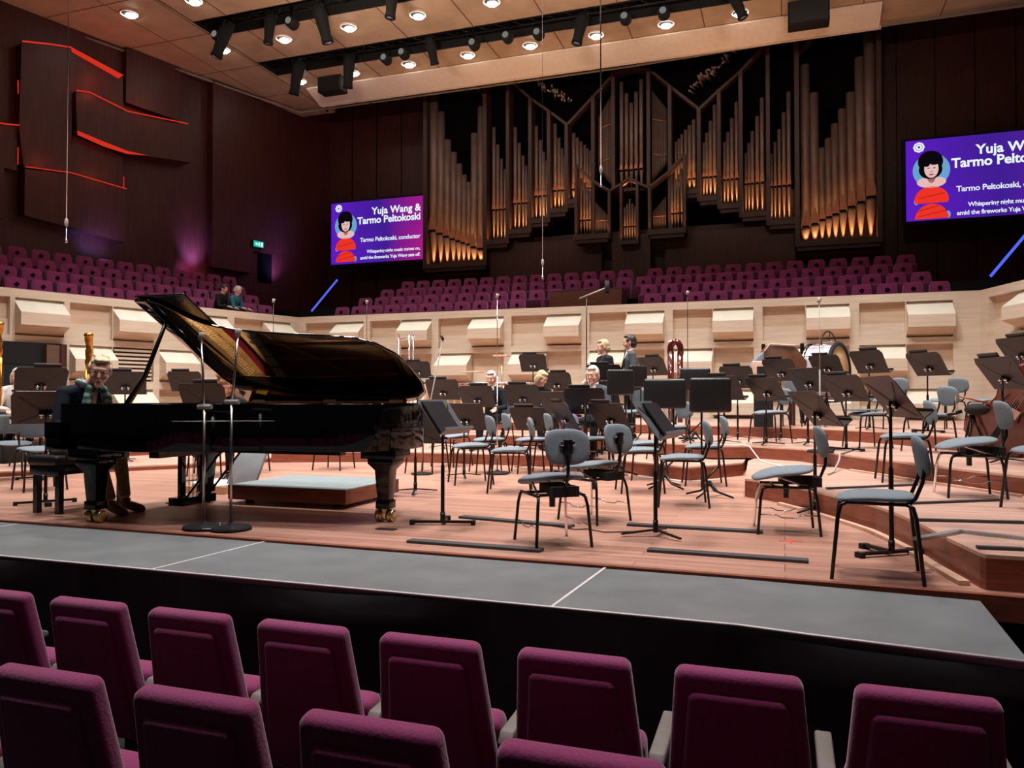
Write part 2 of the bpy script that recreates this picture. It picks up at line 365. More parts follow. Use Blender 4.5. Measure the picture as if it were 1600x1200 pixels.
LU = Vector((-13.35 + 15.66, 19.5 - 12.08, 0)).normalized()
maple_wall('wall_left', (-15.66 - LU.x * 3, 12.08 - LU.y * 3), (LU.x, LU.y), 10.77,
           [(1.2, 2.1, 'B', 'R', 'R'), (2.15, 3.2, 'R', 'N', 'N'), (3.3, 4.3, 'B', 'N', 'N'), (4.42, 5.38, 'R', 'B', 'R'), (5.40, 6.4, 'B', 'V', 'B'), (6.55, 7.48, 'R', 'B', 'R'), (7.5, 8.45, 'B', 'R', 'B'), (8.65, 9.58, 'R', 'B', 'R'), (9.6, 10.5, 'B', 'R', 'B')],
           door=(2.2, 4.25, 2.24))
maple_wall('wall_right', (4.07, 19.5), (2.31, -7.42), 12, [(.3, 1.25, 'R', 'F', 'F'), (1.27, 2.3, 'B', 'F', 'F'), (2.6, 3.5, 'R', 'B', 'R'), (3.52, 4.5, 'B', 'R', 'B'), (4.9, 5.8, 'R', 'B', 'R'), (5.82, 6.8, 'B', 'R', 'B')])
# doorway on the left: dark corridor, glass panel, jambs
DO = Vector((-15.66 - LU.x * 3, 12.08 - LU.y * 3, 0)); LN = LU.cross(Vector((0, 0, 1)))
DP = lambda u, v, d: DO + LU * u + Vector((0, 0, v)) + LN * d
TEAL = mat('corridor_teal', (38, 52, 54), .5)
JAMB = mat('jamb_brown', (96, 72, 58), .5)
t = thing('corridor_door', 'dark glazed double door standing in the left stage wall', 'door', DP(3.2, .0, -.3))
q = lambda u, v, d: DP(u, v, d) - DP(3.2, 0, -.3)
def qbox(g, u0, u1, v0, v1, d0, d1, m):
    vs_ = [q(u, v, d) for u in (u0, u1) for v in (v0, v1) for d in (d0, d1)]
    g.add(vs_, [(0, 1, 3, 2), (4, 6, 7, 5), (0, 4, 5, 1), (2, 3, 7, 6), (0, 2, 6, 4), (1, 5, 7, 3)], m)
g = G(); qbox(g, 2.22, 3.85, .02, 2.2, -.02, .02, TEAL); qbox(g, 3.1, 3.7, .2, 1.75, .02, .03, mat('door_panel', (24, 34, 38), .3)); g.build('door_leaf', t)
g = G(); qbox(g, 2.2, 4.25, 1.78, 2.24, .03, .05, MATTE); qbox(g, 3.85, 4.12, .02, 2.2, 0, .22, JAMB); qbox(g, 4.12, 4.25, .02, 2.22, 0, .26, DWALL); g.build('door_frame', t)
g = G(); qbox(g, 3.9, 4.1, 1.62, 1.78, .22, .24, GREYP); g.build('notice', t)
g = G()
vs_ = [DP(u, v, d) for u in (1.2, 5.4) for v in (0, 3.3) for d in (-.5, -.42)]
g.add(vs_, [(0, 1, 3, 2), (4, 6, 7, 5), (0, 4, 5, 1), (2, 3, 7, 6), (0, 2, 6, 4), (1, 5, 7, 3)], MATTE)
struct(g.build('wall_corridor'))

# balcony floors behind the parapets
g = G()
RY = (20.0, 20.75, 21.65, 22.55, 23.45)
for k in range(4): g.box((-4.6, (RY[k] + RY[k + 1]) / 2, 2.9 + .37 * k - .2), (24, RY[k + 1] - RY[k], .4), MATTE)
g.box((-4.6, 24.3, 3.9), (24, 1.7, .4), MATTE); g.box((-4.6, 19.96, 2.95), (17.2, .1, .2), MATTE)
struct(g.build('floor_choir_balcony'))
g = G(); LO = Vector((-15.66, 12.08, 0)); LD = LU.cross(Vector((0, 0, 1))) * -1   # outward from the stage
for k in range(5):
    d0 = .4 + .85 * k; d1 = d0 + .85
    z = 2.9 + .37 * min(k, 4)
    a = [LO + LU * -7 + LD * d0, LO + LU * 8.0 + LD * d0, LO + LU * 8.0 + LD * d1, LO + LU * -7 + LD * d1]
    g.prism([(p.x, p.y) for p in a], z - .4, z, MATTE)
struct(g.build('floor_side_balcony'))

# ------------------------------------------------------------ upper walls
g = G(); g.box((-4.5, 25.7, 8.5), (30, .3, 10), DWALL)
for i in range(26): g.box((-17.2 + i * 1.02, 25.53, 8.0), (.012, .04, 8), VOID)
struct(g.build('wall_rear'))
WA = Vector((-18.84, 14.98, 0)); WU = Vector((2.21, 8.62, 0)).normalized(); WN = WU.cross(Vector((0, 0, 1)))   # WN into the hall
WP = lambda s_, z, d=0.0: WA + WU * s_ + Vector((0, 0, z)) + WN * d
g = G(); g.slab([(-9, 2.5), (10.9, 2.5), (10.9, 13), (-9, 13)], WP(0, 0, -.3), WU, (0, 0, 1), .3, DWALL2); struct(g.build('wall_side'))
g = G(); g.box((8.6, 16, 7), (.3, 26, 12), DWALL); struct(g.build('wall_right_upper'))
def wslab(label, poly, d, m=DWALL2):
    g = G(); g.slab(poly, WP(0, 0, 0), WU, (0, 0, 1), d, m); o = g.build('wall_panel'); tag(o, label, 'wall panel'); return o
wslab('upper stepped timber relief panel under the topmost red light line', [(-.1, 7.95), (-.07, 10.2), (1.15, 10.52), (2.64, 10.25), (2.66, 9.3), (1.59, 9.38), (1.24, 9.3), (1.2, 7.15), (.02, 7.0)], .3)
wslab('wide timber relief panel under the longest red light line', [(1.29, 8.3), (1.24, 9.35), (1.59, 9.4), (2.69, 9.2), (4.74, 9.42), (4.8, 8.3), (2.7, 8.05)], .45)
wslab('short timber relief panel between the red-lit ledge and the lowest red light line', [(1.2, 7.15), (1.29, 8.2), (2.7, 8.0), (2.71, 7.03)], .22)
wslab('low timber relief panel just above the balcony seats', [(.02, 5.75), (.02, 6.95), (1.18, 7.1), (2.71, 7.0), (2.76, 5.5)], .36)
wslab('tall upright timber panel beside the balcony exit', [(5.62, 5.2), (5.62, 11.2), (7.52, 11.2), (7.52, 5.95), (7.2, 5.95), (7.2, 5.2)], .3)
wslab('upper dark timber panel hanging down from the ceiling corner', [(2.8, 9.6), (2.8, 11.2), (4.55, 11.2), (4.55, 9.55)], .2)
wslab('dark timber panel over the balcony exit doorway', [(7.56, 6.2), (7.56, 11.2), (8.7, 11.2), (8.7, 6.1)], .12)
wslab('narrow timber edge panel at the far left of the side wall', [(-1.6, 5.6), (-1.6, 8.0), (-.42, 8.0), (-.1, 8.05), (-.1, 6.9), (-.4, 6.9), (-.4, 5.6)], .2)
g = G(); g.slab([(7.62, 5.0), (7.62, 6.0), (8.2, 6.0), (8.2, 5.0)], WP(0, 0, 0), WU, (0, 0, 1), .02, VOID); struct(g.build('door_2'))
def led(label, pts, r=.03, m=GLOWR, d=.36):
    o = G().tube([WP(a, b, d) for a, b in pts], r, m, 5).build('glow_line'); tag(o, label, 'light')
def glow_ledge(label, poly, d):  # ledge lit red, no lamp itself: the light is put into its glow
    o = G().slab(poly, WP(0, 0, d), WU, (0, 0, 1), .03, GLOWR).build('glow_line'); tag(o, label, 'light')
led('topmost red light line on the dark side wall', [(-.07, 10.24), (.6, 10.42), (1.15, 10.54)], .022)
glow_ledge('broad slanting ledge painted as red-lit beside the topmost red light line', [(1.17, 10.56), (2.64, 10.30), (2.50, 10.16), (1.2, 10.44)], .31)
led('longest red light line crossing the middle of the side wall', [(1.24, 9.36), (1.59, 9.43), (2.69, 9.24), (4.6, 9.44)], .018, d=.5)
glow_ledge('broad short ledge painted as red-lit below the longest light line', [(1.28, 8.28), (2.0, 8.18), (2.7, 8.1), (3.3, 8.13), (2.7, 8.02), (2.0, 8.05), (1.3, 8.17)], .46)
led('lowest red light line on the side wall', [(.02, 7.0), (1.18, 7.12), (2.72, 7.03)], .014, d=.4)
led('short red light line at the far left edge of the side wall', [(-1.5, 7.9), (-.42, 8.0), (-.1, 8.06)], .018, d=.3)
led('upright red light line right of the short relief panel', [(2.72, 7.1), (2.72, 7.4)], .012, d=.26)
led('upright red light line at the left edge of the top relief panel', [(-.09, 8.9), (-.1, 9.25)], .012, d=.2)
led('upright red light line above the lowest one at far left', [(-.1, 7.05), (-.1, 7.5)], .012, d=.25)
for (s_, z, pw) in ((1.9, 10.0, 5), (3.4, 9.6, 9), (2.0, 7.3, 5), (.5, 7.3, 4), (-.6, 8.2, 4), (1.7, 9.5, 6)):
    l = bpy.data.lights.new('led_spill', 'POINT'); l.energy = pw * .6; l.color = (1, .12, .05); l.shadow_soft_size = .15
    o = bpy.data.objects.new('led_spill', l); C.objects.link(o); o.location = WP(s_, z, .75)
# exit sign
t = thing('exit_sign', 'small green lit exit sign above the dark balcony doorway', 'sign', WP(7.36, 6.2, .34), math.atan2(WU.y, WU.x))
g = G(); g.box((0, 0, 0), (.44, .06, .24), MATTE); g.build('housing', t)
g = G(); g.box((0, -.035, 0), (.4, .01, .2), emis('exit_green', (30, 190, 170), .9)); g.build('lit_panel', t)
XW = emis('exit_white', (230, 255, 250), 1.2); g = G()
g.slab([(-.15, 0), (-.09, .05), (-.09, .02), (-.02, .02), (-.02, -.02), (-.09, -.02), (-.09, -.05)], (0, -.042, 0), (1, 0, 0), (0, 0, 1), .002, XW)
g.ell((.03, -.045, .055), (.016, .004, .016), XW); g.tube([(.03, -.045, .04), (.02, -.045, 0), (.05, -.045, -.03), (.03, -.045, -.07)], .009, XW, 5); g.tube([(.02, -.045, 0), (-.01, -.045, -.05)], .009, XW, 5); g.tube([(.0, -.045, .02), (.03, -.045, .03), (.06, -.045, .01)], .007, XW, 5)
g.box((.13, -.044, 0), (.06, .004, .14), XW); g.build('pictogram', t)
# blue light bars (stair rails)
def bar(label, a, b):
    o = G().tube([a, b], .035, LEDB, 6).build('light_bar'); tag(o, label, 'light')
bar('slanting blue light bar on the left above the stage wall corner', (-14.56, 22, 3.87), (-13.6, 22, 4.85))
bar('slanting blue light bar at the right edge above the stage wall', (4.81, 22, 4.02), (5.66, 22, 5.12))

# ------------------------------------------------------------ ceiling
ZC = 11.24
g = G()
def cpan(y0, y1, x0=-15.1, x1=9, z=ZC, m=CEILM): g.box(((x0 + x1) / 2, (y0 + y1) / 2, z + .1), (x1 - x0, y1 - y0, .2), m)
cpan(20.84, 23.55); cpan(18.0, 19.85); cpan(15.3, 17.1); cpan(12.4, 14.4); cpan(4, 11.6)
g.box((-17.6, 14, ZC + .1), (5.0, 20.5, .2), CEILM)
g.box((-5, 14, ZC + 1.25), (30, 22, .1), MATTE)
for y0, y1 in ((20.84, 23.5), (18.0, 19.85), (15.3, 17.1)):
    for i in range(12): g.box((-14.0 + i * 2.0, (y0 + y1) / 2, ZC - .002), (.03, y1 - y0, .012), CEILS)
for i in range(7): g.box((-17.6, 9 + i * 2.2, ZC - .002), (5, .025, .01), CEILS)
for x in (-16.6, -15.2): g.box((x, 14.5, ZC - .002), (.025, 18, .01), CEILS)
for y0, y1 in ((19.85, 20.84), (17.1, 18.0), (14.4, 15.3)):
    for y in (y0, y1): g.box((-3, y, ZC + .45), (24.2, .04, .9), MATTE)
g.box((-15.1, 17.6, ZC + .45), (.04, 6.6, .9), MATTE)
struct(g.build('ceiling'))
g = G(); g.slab([(0, 0), (17.2, 0), (17.2, .85), (0, .85)], (-14.75, 21.95, ZC - .02), (1, 0, 0), (0, .94, -.342), -.05, BEAMM)
g.box((-6.1, 22.8, ZC - .2), (17.2, .06, .34), BEAMM)
struct(g.build('ceiling_beam'))
g = G(); g.tube([(-19, 15, ZC - .1), (-16.1, 23.55, ZC - .12), (-4.5, 23.55, ZC - .12), (9, 22.9, ZC - .12)], .035, GREYP, 6)
for i in range(12): g.box((-15 + i * 1.75, 23.56, ZC - .1), (.05, .05, .25), BLACK)
struct(g.build('trim_3'))
# recessed downlights
t = thing('downlight', '', 'ceiling light')
g = G(); g.lathe([(.22, .03), (.25, 0), (.25, -.03), (.2, -.03), (.19, .02)], (0, 0, 0), BEAMM, 20); g.build('trim_ring', t)
g = G(); g.lathe([(.2, .02), (.19, -.012)], (0, 0, 0), MATTE, 20); g.build('baffle', t)
g = G(); g.ell((0, .05, -.05), (.15, .13, .05), LAMP, seg=14, rings=6); g.build('lamp', t)
names = {21.4: ('rearmost row above the white beam', -14.65, 8), 18.72: ('middle row between the two dark channels', -15.45, 8), 16.15: ('front row at the top left', -16.35, 6)}
ORD = ['first', 'second', 'third', 'fourth', 'fifth', 'sixth', 'seventh', 'eighth', 'ninth', 'tenth', 'eleventh', 'twelfth', 'thirteenth', 'fourteenth', 'fifteenth', 'sixteenth', 'seventeenth', 'eighteenth', 'nineteenth', 'twentieth']
for y, (nm, xs, n) in names.items():
    for i in range(n):
        x = xs + i * (1.95 if y > 20 else 2.1)
        if y > 20: x = xs + i * 1.945
        place(t, USED, (x, y, ZC), 0, '%s ceiling downlight from the left, %s' % (ORD[i], nm), 'lit ceiling downlights')
        if y > 17 and i < 6: spot('downlight_beam', (x, y, ZC - .15), (x, y - .4, 0), 60, NEUT, 70, .6, .12)
# stage lanterns in the dark channels
t = thing('stage_lantern', '', 'stage light')
g = G(); g.tube([(0, 0, .0), (0, 0, -.25), (0, .05, -.8), (0, .06, -.95)], [.15, .17, .13, .15], MATTE, 12); g.build('body', t)
g = G(); g.box((0, 0, .12), (.06, .05, .5), BLACK); g.tube([(-.19, 0, -.2), (-.19, 0, .1), (.19, 0, .1), (.19, 0, -.2)], .018, BLACK, 6); g.build('yoke', t)
g = G(); g.lathe([(.1, 0), (.001, .004)], (0, .062, -.97), mat('lens_glass', (120, 130, 150), .05, 0, coat=1), 12); g.build('lens', t)
LN1 = [(-13.9, 20.3), (-12.2, 20.35), (-9.6, 20.3), (-5.0, 20.4), (-1.2, 20.3), (-14.3, 17.6), (-12.9, 17.5), (-11.5, 17.55), (-9.2, 17.5)]
for i, (x, y) in enumerate(LN1):
    o = place(t, USED, (x, y, ZC + .05), 0, '%s black stage lantern from the left, hanging in the %s ceiling channel' % (ORD[i if i < 5 else i - 5], 'rear' if i < 5 else 'front'), 'stage lanterns in the ceiling channels')
    o.rotation_euler = (random.uniform(-.5, .25), random.uniform(-.2, .2), random.uniform(0, 6)); o.location.z += random.uniform(0, .25); o.scale = (random.uniform(.85, 1.25),) * 3
t = thing('spotlight', '', 'stage light')
g = G(); g.lathe([(.1, -.15), (.15, -.1), (.16, .12), (.13, .16)], (0, 0, 0), MATTE, 12, 'Y'); g.build('housing', t)
g = G(); g.lathe([(.09, 0), (.001, -.01)], (0, -.17, 0), emis('dim_lamp', (190, 190, 185), .35), 12, 'Y'); g.build('lens', t)
g = G(); g.box((0, 0, .3), (.04, .04, .46), BLACK); g.build('hook', t)
for i, (x, y, z) in enumerate([(-11.0, 20.4, 11.0), (-10.4, 20.35, 11.05), (-8.2, 20.35, 11.0), (-7.2, 20.35, 11.05), (-6.3, 20.35, 11.0), (-3.9, 20.35, 11.05), (-2.9, 20.4, 11.05), (-14.6, 17.5, 10.95), (-12.3, 17.6, 11.0)]):
    place(t, USED, (x, y, z), 0, '%s small round spotlight from the left in the %s ceiling channel' % (ORD[i if i < 7 else i - 7], 'rear' if i < 7 else 'front'), 'small spotlights in the ceiling channels')
for i, (y, z) in enumerate(((20.2, 11.45), (17.5, 11.45))):
    t = thing('lighting_truss', 'black lighting truss running along the %s ceiling channel' % ('rear' if i == 0 else 'front'), 'truss', (0, y, z)); g = G()
    for yy, zz in ((-.15, -.12), (.15, -.12), (0, .14)): g.tube([(-15, yy, zz), (8, yy, zz)], .025, BLACK, 6)
    g.build('chord', t); g = G()
    for k in range(46): g.tube([(-15 + k * .5, -.15, -.12), (-14.75 + k * .5, .15, -.12), (-14.5 + k * .5, 0, .14)], .012, BLACK, 5)
    g.build('lattice', t)
def spk(label, x, y, z, sx, sz):
    t = thing('ceiling_speaker', label, 'speaker', (x, y, z)); G().box((0, 0, 0), (sx, .45, sz), MATTE).build('cabinet', t, .03)
    G().box((0, -.235, 0), (sx - .08, .02, sz - .08), FOLD).build('grille', t); G().box((0, 0, sz / 2 + .1), (sx * .8, .06, .1), BLACK).build('bracket', t)
spk('black speaker box hanging at the left end of the white ceiling beam', -13.55, 21.6, 11.0, .85, .5)
spk('black speaker box hanging at the right end of the white ceiling beam', .65, 21.3, 10.85, 1.0, .62)

# ------------------------------------------------------------ pipe organ
ox, oy = -4.46, 24.4
org = thing('pipe_organ', 'great pipe organ with stepped towers of tin pipes lit orange from below', 'pipe organ', (ox, oy, 0))
def pipe(x, zt, zm, zb, r, y=0.0):
    g = G(); fr = r * .22
    g.tube([(x, y, zb), (x, y, zm - r * .6), (x, y, zm)], [fr, r * .94, r], PIPEM, 12)
    g.tube([(x, y, zm + .02), (x, y, zt)], [r, r], PIPEM, 14)
    g.box((x, y - r * .9, zm + .01), (r * 1.5, r * .35, .045), VOID)
    g.slab([(-r * .85, .05), (r * .85, .05), (r * .8, r * 1.7), (0, r * 4.2), (-r * .8, r * 1.7)], (x, y - r * 1.02, zm), (1, 0, 0), (0, 0, 1), .012, MATS.get('pipe_lip') or mat('pipe_lip', (176, 116, 88), .45, .3))
    g.build('pipe', org)
BIG = [(-6.83, 11.6, 6.72, 5.66, .155), (-6.57, 10.8, 6.6, 5.64, .135), (-6.33, 9.82, 6.49, 5.63, .125), (-6.1, 9.37, 6.39, 5.62, .115), (-5.9, 8.96, 6.31, 5.61, .11), (-5.72, 8.56, 6.24, 5.6, .1), (-5.54, 8.3, 6.18, 5.58, .095), (-5.34, 9.93, 6.07, 5.57, .125), (-5.09, 10.79, 6.0, 5.56, .135)]
BAYS = [[(-4.64, 10.06), (-4.5, 9.47), (-4.37, 8.98), (-4.25, 8.62), (-4.15, 8.28)], 7.27, 6.28], [[(-3.89, 9.98), (-3.75, 9.44), (-3.61, 9.01), (-3.51, 8.67), (-3.42, 8.37)], 7.42, 6.57], [[(-3.16, 9.94), (-3.02, 9.46), (-2.9, 9.06), (-2.8, 8.77)], 7.6, 6.87], [[(-2.52, 9.94), (-2.39, 9.46), (-2.28, 9.11), (-2.19, 8.83)], 7.73, 7.15], [[(-1.9, 9.56), (-1.77, 9.4), (-1.65, 9.27), (-1.53, 9.15), (-1.44, 9.02), (-1.35, 8.94)], 7.72, 7.41]
for sg in (-1, 1):
    for (x, zt, zm, zb, r) in BIG: pipe(x * -sg, zt, zm + (.0), zb, r)
    for ps, zm, zb in BAYS:
        for j, (x, zt) in enumerate(ps): pipe(x * -sg, zt, zm, zb, .062 - .005 * j)
    for (x, zt) in ((-1.57, 7.98), (-1.46, 7.83), (-1.37, 7.69), (-1.28, 7.56)): pipe(x * -sg, zt, 6.62, 6.16, .04, -.35)
    for (x, zt) in ((-.37, 10.95), (-.21, 10.58)): pipe((x + .06) * -sg, zt, 8.13, 7.56, .062, -.15)
pipe(0, 10.26, 8.12, 7.55, .06, -.15)
for x, zt in ((-.16, 6.92), (-.08, 7.02), (0, 7.17), (.08, 7.02), (.16, 6.92)): pipe(x, zt, 6.3, 5.87, .032, -.45)
g = G()
for sg in (-1, 1):
    for k in range(9):
        x = sg * (1.06 - .05 * k); y = -.02 - .012 * k
        zt = 10.02 + .067 * k; zb = 8.25 - .06 * k
        g.tube([(x, y, zb), (x, y, zb + .2), (x, y, zt)], [.008, .02, .02], PIPEM, 6)
    for z0 in (9.58, 8.5): g.tube([(sg * 1.08, -.05, z0), (sg * .65, -.15, z0 + .1)], .022, MATS['pipe_lip'], 5)
    for k in range(9):
        x = sg * (1.08 - .045 * k); g.tube([(x, -.38, 6.17), (x, -.38, 6.3), (x, -.38, 7.16 - .05 * k)], [.006, .016, .016], PIPEM, 6)
    g.tube([(sg * 1.08, -.41, 6.58), (sg * .7, -.41, 6.58)], .012, MATS['pipe_lip'], 5)
for k in range(60):                                            # unlit horizontal ranks under the ceiling
    a = random.uniform(0, 1); sg = random.choice((-1, 1))
    g.tube([(sg * (3.2 - 1.3 * a), -.1, 11.2 - .9 * a + random.uniform(0, .3)), (sg * (3.1 - 1.3 * a), -.5, 11.15 - .9 * a + random.uniform(0, .3))], .03, PIPEM, 6)
o = g.build('small_pipes', org); o['kind'] = 'stuff'
def case(pts, label=None, w=.1, d=.34, y=0.0, m=CASEM):
    """bars of the case front joined along a line of (x,z) points"""
    g = G()
    for (a, b) in zip(pts, pts[1:]):
        v = Vector((b[0] - a[0], b[1] - a[1])); L_ = v.length; v.normalize()
        g.slab([(0, -w / 2), (L_, -w / 2), (L_, w / 2), (0, w / 2)], (a[0], y - .2, a[1]), (v.x, 0, v.y), (-v.y, 0, v.x), -d, m)
    return g
for sg in (-1, 1):
    for x, z0, z1 in ((7.04, 5.45, 12.4), (4.86, 5.45, 11.6), (4.06, 6.1, 12.0), (3.29, 6.4, 10.76), (2.66, 6.7, 10.31), (2.07, 6.98, 9.81), (1.2, 6.0, 10.6), (.55, 7.46, 11.24)):
        G().box((sg * x, -.05, (z0 + z1) / 2), (.11 if x < 4.5 else .13, .5, z1 - z0), CASEM).build('case_post', org)
    case([(sg * 6.0, 12.3), (sg * 4.86, 11.0)], w=.08).build('case_rail', org)
    case([(sg * 4.5, 12.0), (sg * 3.29, 10.8), (sg * 2.66, 10.31), (sg * 2.07, 9.81), (sg * 1.2, 10.62), (sg * .55, 11.24), (0, 11.34)], w=.08).build('case_rail', org)
    case([(sg * 1.66, 8.36), (sg * 1.2, 7.86), (sg * .6, 7.45), (sg * .28, 7.62), (0, 7.8)], w=.07, y=-.4).build('case_rail', org)
    for x, z0, z1 in ((1.68, 6.05, 8.36), (.62, 5.95, 7.45), (.25, 5.75, 7.6)):
        G().box((sg * x, -.45, (z0 + z1) / 2), (.08, .3, z1 - z0), CASEM).build('case_post', org)
    # toe boards that carry the pipes, each a step higher towards the middle
    for a, b, z, y in ((7.1, 4.8, 5.58, 0), (4.84, 4.04, 6.26, 0), (4.06, 3.27, 6.55, 0), (3.3, 2.64, 6.85, 0), (2.66, 2.05, 7.13, 0), (2.07, 1.16, 7.38, 0), (1.72, .6, 6.14, -.38), (1.2, .5, 8.0, .05)):
        if z == 8.0: continue
        g = G(); g.box((sg * (a + b) / 2, y, z - .09), (a - b, .62, .16), CASEM); g.box((sg * (a + b) / 2, y, z - .22), (a - b - .1, .5, .12), DWALL); g.build('toe_board', org)
        if y == 0:
            G().box((sg * (a + b) / 2, y + .5, z - .15 + .6), (a - b - .1, .05, 1.2), CASEM).build('back_board', org)
G().box((0, -.42, 5.8), (.5, .5, .12), CASEM).build('toe_board', org)
case([(-.6, 7.5), (0, 7.52), (.6, 7.5)], w=.1, y=-.1).build('toe_board', org)
g = G(); g.box((0, .55, 5.3), (14.0, .1, 2.2), DWALL); g.box((0, .7, 9.3), (14.0, .1, 7.3), VOID); g.box((0, .35, 10.8), (14.0, .06, 2.6), VOID); g.build('back_panel', org)
for sg in (-1, 1):                                              # lower casework between the towers and the seats
    g = G(); g.box((sg * 2.9, .15, 5.5), (3.8, .2, 1.3), DWALL); g.build('lower_panel', org)
G().box((0, -.1, 5.0), (1.2, .35, 2.2), CASEM).build('lower_panel', org)
for sg in (-1, 1):                                              # lamps on the toe boards behind the pipe feet
    for a, b, z, y, pw in ((7.0, 4.9, 5.6, .2, 26), (4.8, 4.1, 6.28, .2, 10), (4.0, 3.35, 6.57, .2, 9), (3.2, 2.75, 6.87, .2, 8), (2.6, 2.13, 7.15, .2, 8), (2.0, 1.3, 7.4, .2, 8), (1.62, .66, 6.16, -.3, 9), (.45, .1, 7.6, -.02, 5)):
        G().box((sg * (a + b) / 2, y + .08, z), (a - b - .05, .03, .02), LEDW).build('light_strip', org)
        area('organ_lamp', (ox + sg * (a + b) / 2, oy + y - .36, z + .0), (ox + sg * (a + b) / 2, oy + y - .30, z + 1), a - b, .04, pw * .68, (1, .48, .16), 120)
area('organ_lamp', (ox, oy - .72, 5.9), (ox, oy - .5, 6.5), .45, .05, 2.0, (1, .5, .18), 120)

# ------------------------------------------------------------ screens
def screen(label, x0, x1):
    t = thing('video_screen', label, 'screen', ((x0 + x1) / 2, 24.42, 0)); W_ = x1 - x0
    z0, z1 = 5.82, 8.01
    if x0 > 0: z0, z1 = 6.0, 8.26
    zc = (z0 + z1) / 2; HH = z1 - z0
    G().box((0, .12, zc), (W_ + .18, .2, HH + .18), MATTE).build('frame', t)
    m = bpy.data.materials.new('screen_picture'); m.use_nodes = True; nt = m.node_tree; nt.nodes.clear(); L = nt.links.new
    tc = nt.nodes.new('ShaderNodeTexCoord'); sx = nt.nodes.new('ShaderNodeSeparateXYZ'); L(tc.outputs['Generated'], sx.inputs[0])
    n1 = nt.nodes.new('ShaderNodeTexNoise'); n1.inputs['Scale'].default_value = 1.2; L(tc.outputs['Generated'], n1.inputs[0])
    a = nt.nodes.new('ShaderNodeMath'); a.operation = 'MULTIPLY_ADD'; a.inputs[1].default_value = .75; L(sx.outputs[0], a.inputs[0])
    b_ = nt.nodes.new('ShaderNodeMath'); b_.operation = 'MULTIPLY_ADD'; b_.inputs[1].default_value = .5; b_.inputs[2].default_value = -.12; L(n1.outputs['Fac'], b_.inputs[0]); L(b_.outputs[0], a.inputs[2])
    rp = nt.nodes.new('ShaderNodeValToRGB'); rp.color_ramp.elements[0].position = .1; rp.color_ramp.elements[0].color = lin((96, 30, 200))
    rp.color_ramp.elements[1].position = 1.0; rp.color_ramp.elements[1].color = lin((190, 26, 130))
    e_ = rp.color_ramp.elements.new(.55); e_.color = lin((66, 30, 150)); L(a.outputs[0], rp.inputs[0])
    if x0 > 0: rp.color_ramp.elements[2].color = lin((90, 34, 160))
    e = nt.nodes.new('ShaderNodeEmission'); e.inputs[1].default_value = .95; L(rp.outputs[0], e.inputs[0])
    o = nt.nodes.new('ShaderNodeOutputMaterial'); L(e.outputs[0], o.inputs[0])
    G().box((0, .0, zc), (W_, .04, HH), m).build('display', t)
    k = W_ / 3.86
    for bx_ in (-1.2, 1.2): G().box((bx_, .65, zc), (.12, 1.0, .12), BLACK).build('wall_bracket', t)
    U = lambda u, v: (-W_ / 2 + u * k, -.026, z1 - v * k)
    def disc(g, c, rx, rz, mt, y=-.026, clip=None, n=28):
        pts = []
        for i in range(n):
            p = (rx * math.cos(2 * PI * i / n), rz * math.sin(2 * PI * i / n))
            if clip: p = clip(p)
            pts.append(p)
        q_ = U(*c); g.slab([(p[0] * k, p[1] * k) for p in pts], (q_[0], y, q_[2]), (1, 0, 0), (0, 0, 1), .002, mt)
    WHT = MATS.get('scr_white') or emis('scr_white', (235, 245, 250), 1.0)
    SKY = MATS.get('scr_sky') or emis('scr_sky', (110, 170, 215), .9); HAIR = MATS.get('scr_hair') or emis('scr_hair', (14, 10, 16), .8)
    SKIN = MATS.get('scr_skin') or emis('scr_skin', (232, 190, 186), .95); SK2 = MATS.get('scr_skin2') or emis('scr_skin2', (176, 110, 104), .9); RED = MATS.get('scr_red') or emis('scr_red', (236, 52, 38), 1.0)
    RD2 = MATS.get('scr_red2') or emis('scr_red2', (168, 24, 24), .9); BG = MATS.get('scr_bg') or emis('scr_bg', (92, 34, 190), .95)
    g = G(); oct_ = lambda c, r, mt, y: disc(g, c, r, r, mt, y, n=8)
    oct_((.32, .2), .145, WHT, -.026); oct_((.32, .2), .1, BG, -.029); oct_((.32, .2), .085, WHT, -.032); oct_((.32, .2), .035, BG, -.035); g.build('emblem', t)
    g = G(); disc(g, (.62, .86), .46, .46, SKY)
    disc(g, (.62, 1.18), .36, .16, SKIN, -.03, lambda p: (p[0], min(p[1], .12) - (.0 if p[1] > 0 else .0))); disc(g, (.62, 1.05), .1, .16, SK2, -.031)
    disc(g, (.6, .62), .31, .3, HAIR, -.033); disc(g, (.6, .84), .29, .26, HAIR, -.034)
    disc(g, (.62, .82), .175, .25, SKIN, -.037)
    disc(g, (.5, .64), .1, .12, HAIR, -.04); disc(g, (.7, .62), .14, .1, HAIR, -.04)
    disc(g, (.55, .8), .034, .012, HAIR, -.041); disc(g, (.69, .8), .034, .012, HAIR, -.041); disc(g, (.625, .9), .022, .014, SK2, -.041); disc(g, (.62, .98), .06, .018, RD2, -.041)
    g.build('portrait', t)
    g = G(); disc(g, (.62, 1.66), .42, .36, RED, -.03, lambda p: (p[0], max(p[1], -.1)))
    disc(g, (.62, 2.22), .42, .44, RED, -.03, lambda p: (p[0], max(p[1], .03)))
    for a_, b2 in (((.3, 1.62), (.94, 1.5)), ((.25, 1.98), (.8, 1.84)), ((.3, 2.12), (.98, 1.98))):
        p, q2 = U(*a_), U(*b2); g.tube([(p[0], -.034, p[2]), (q2[0], -.034, q2[2])], .009, RD2, 4)
    disc(g, (.24, 1.7), .05, .09, SKY, -.029); disc(g, (1.02, 2.1), .06, .1, SKY, -.029)
    g.build('red_dress', t)
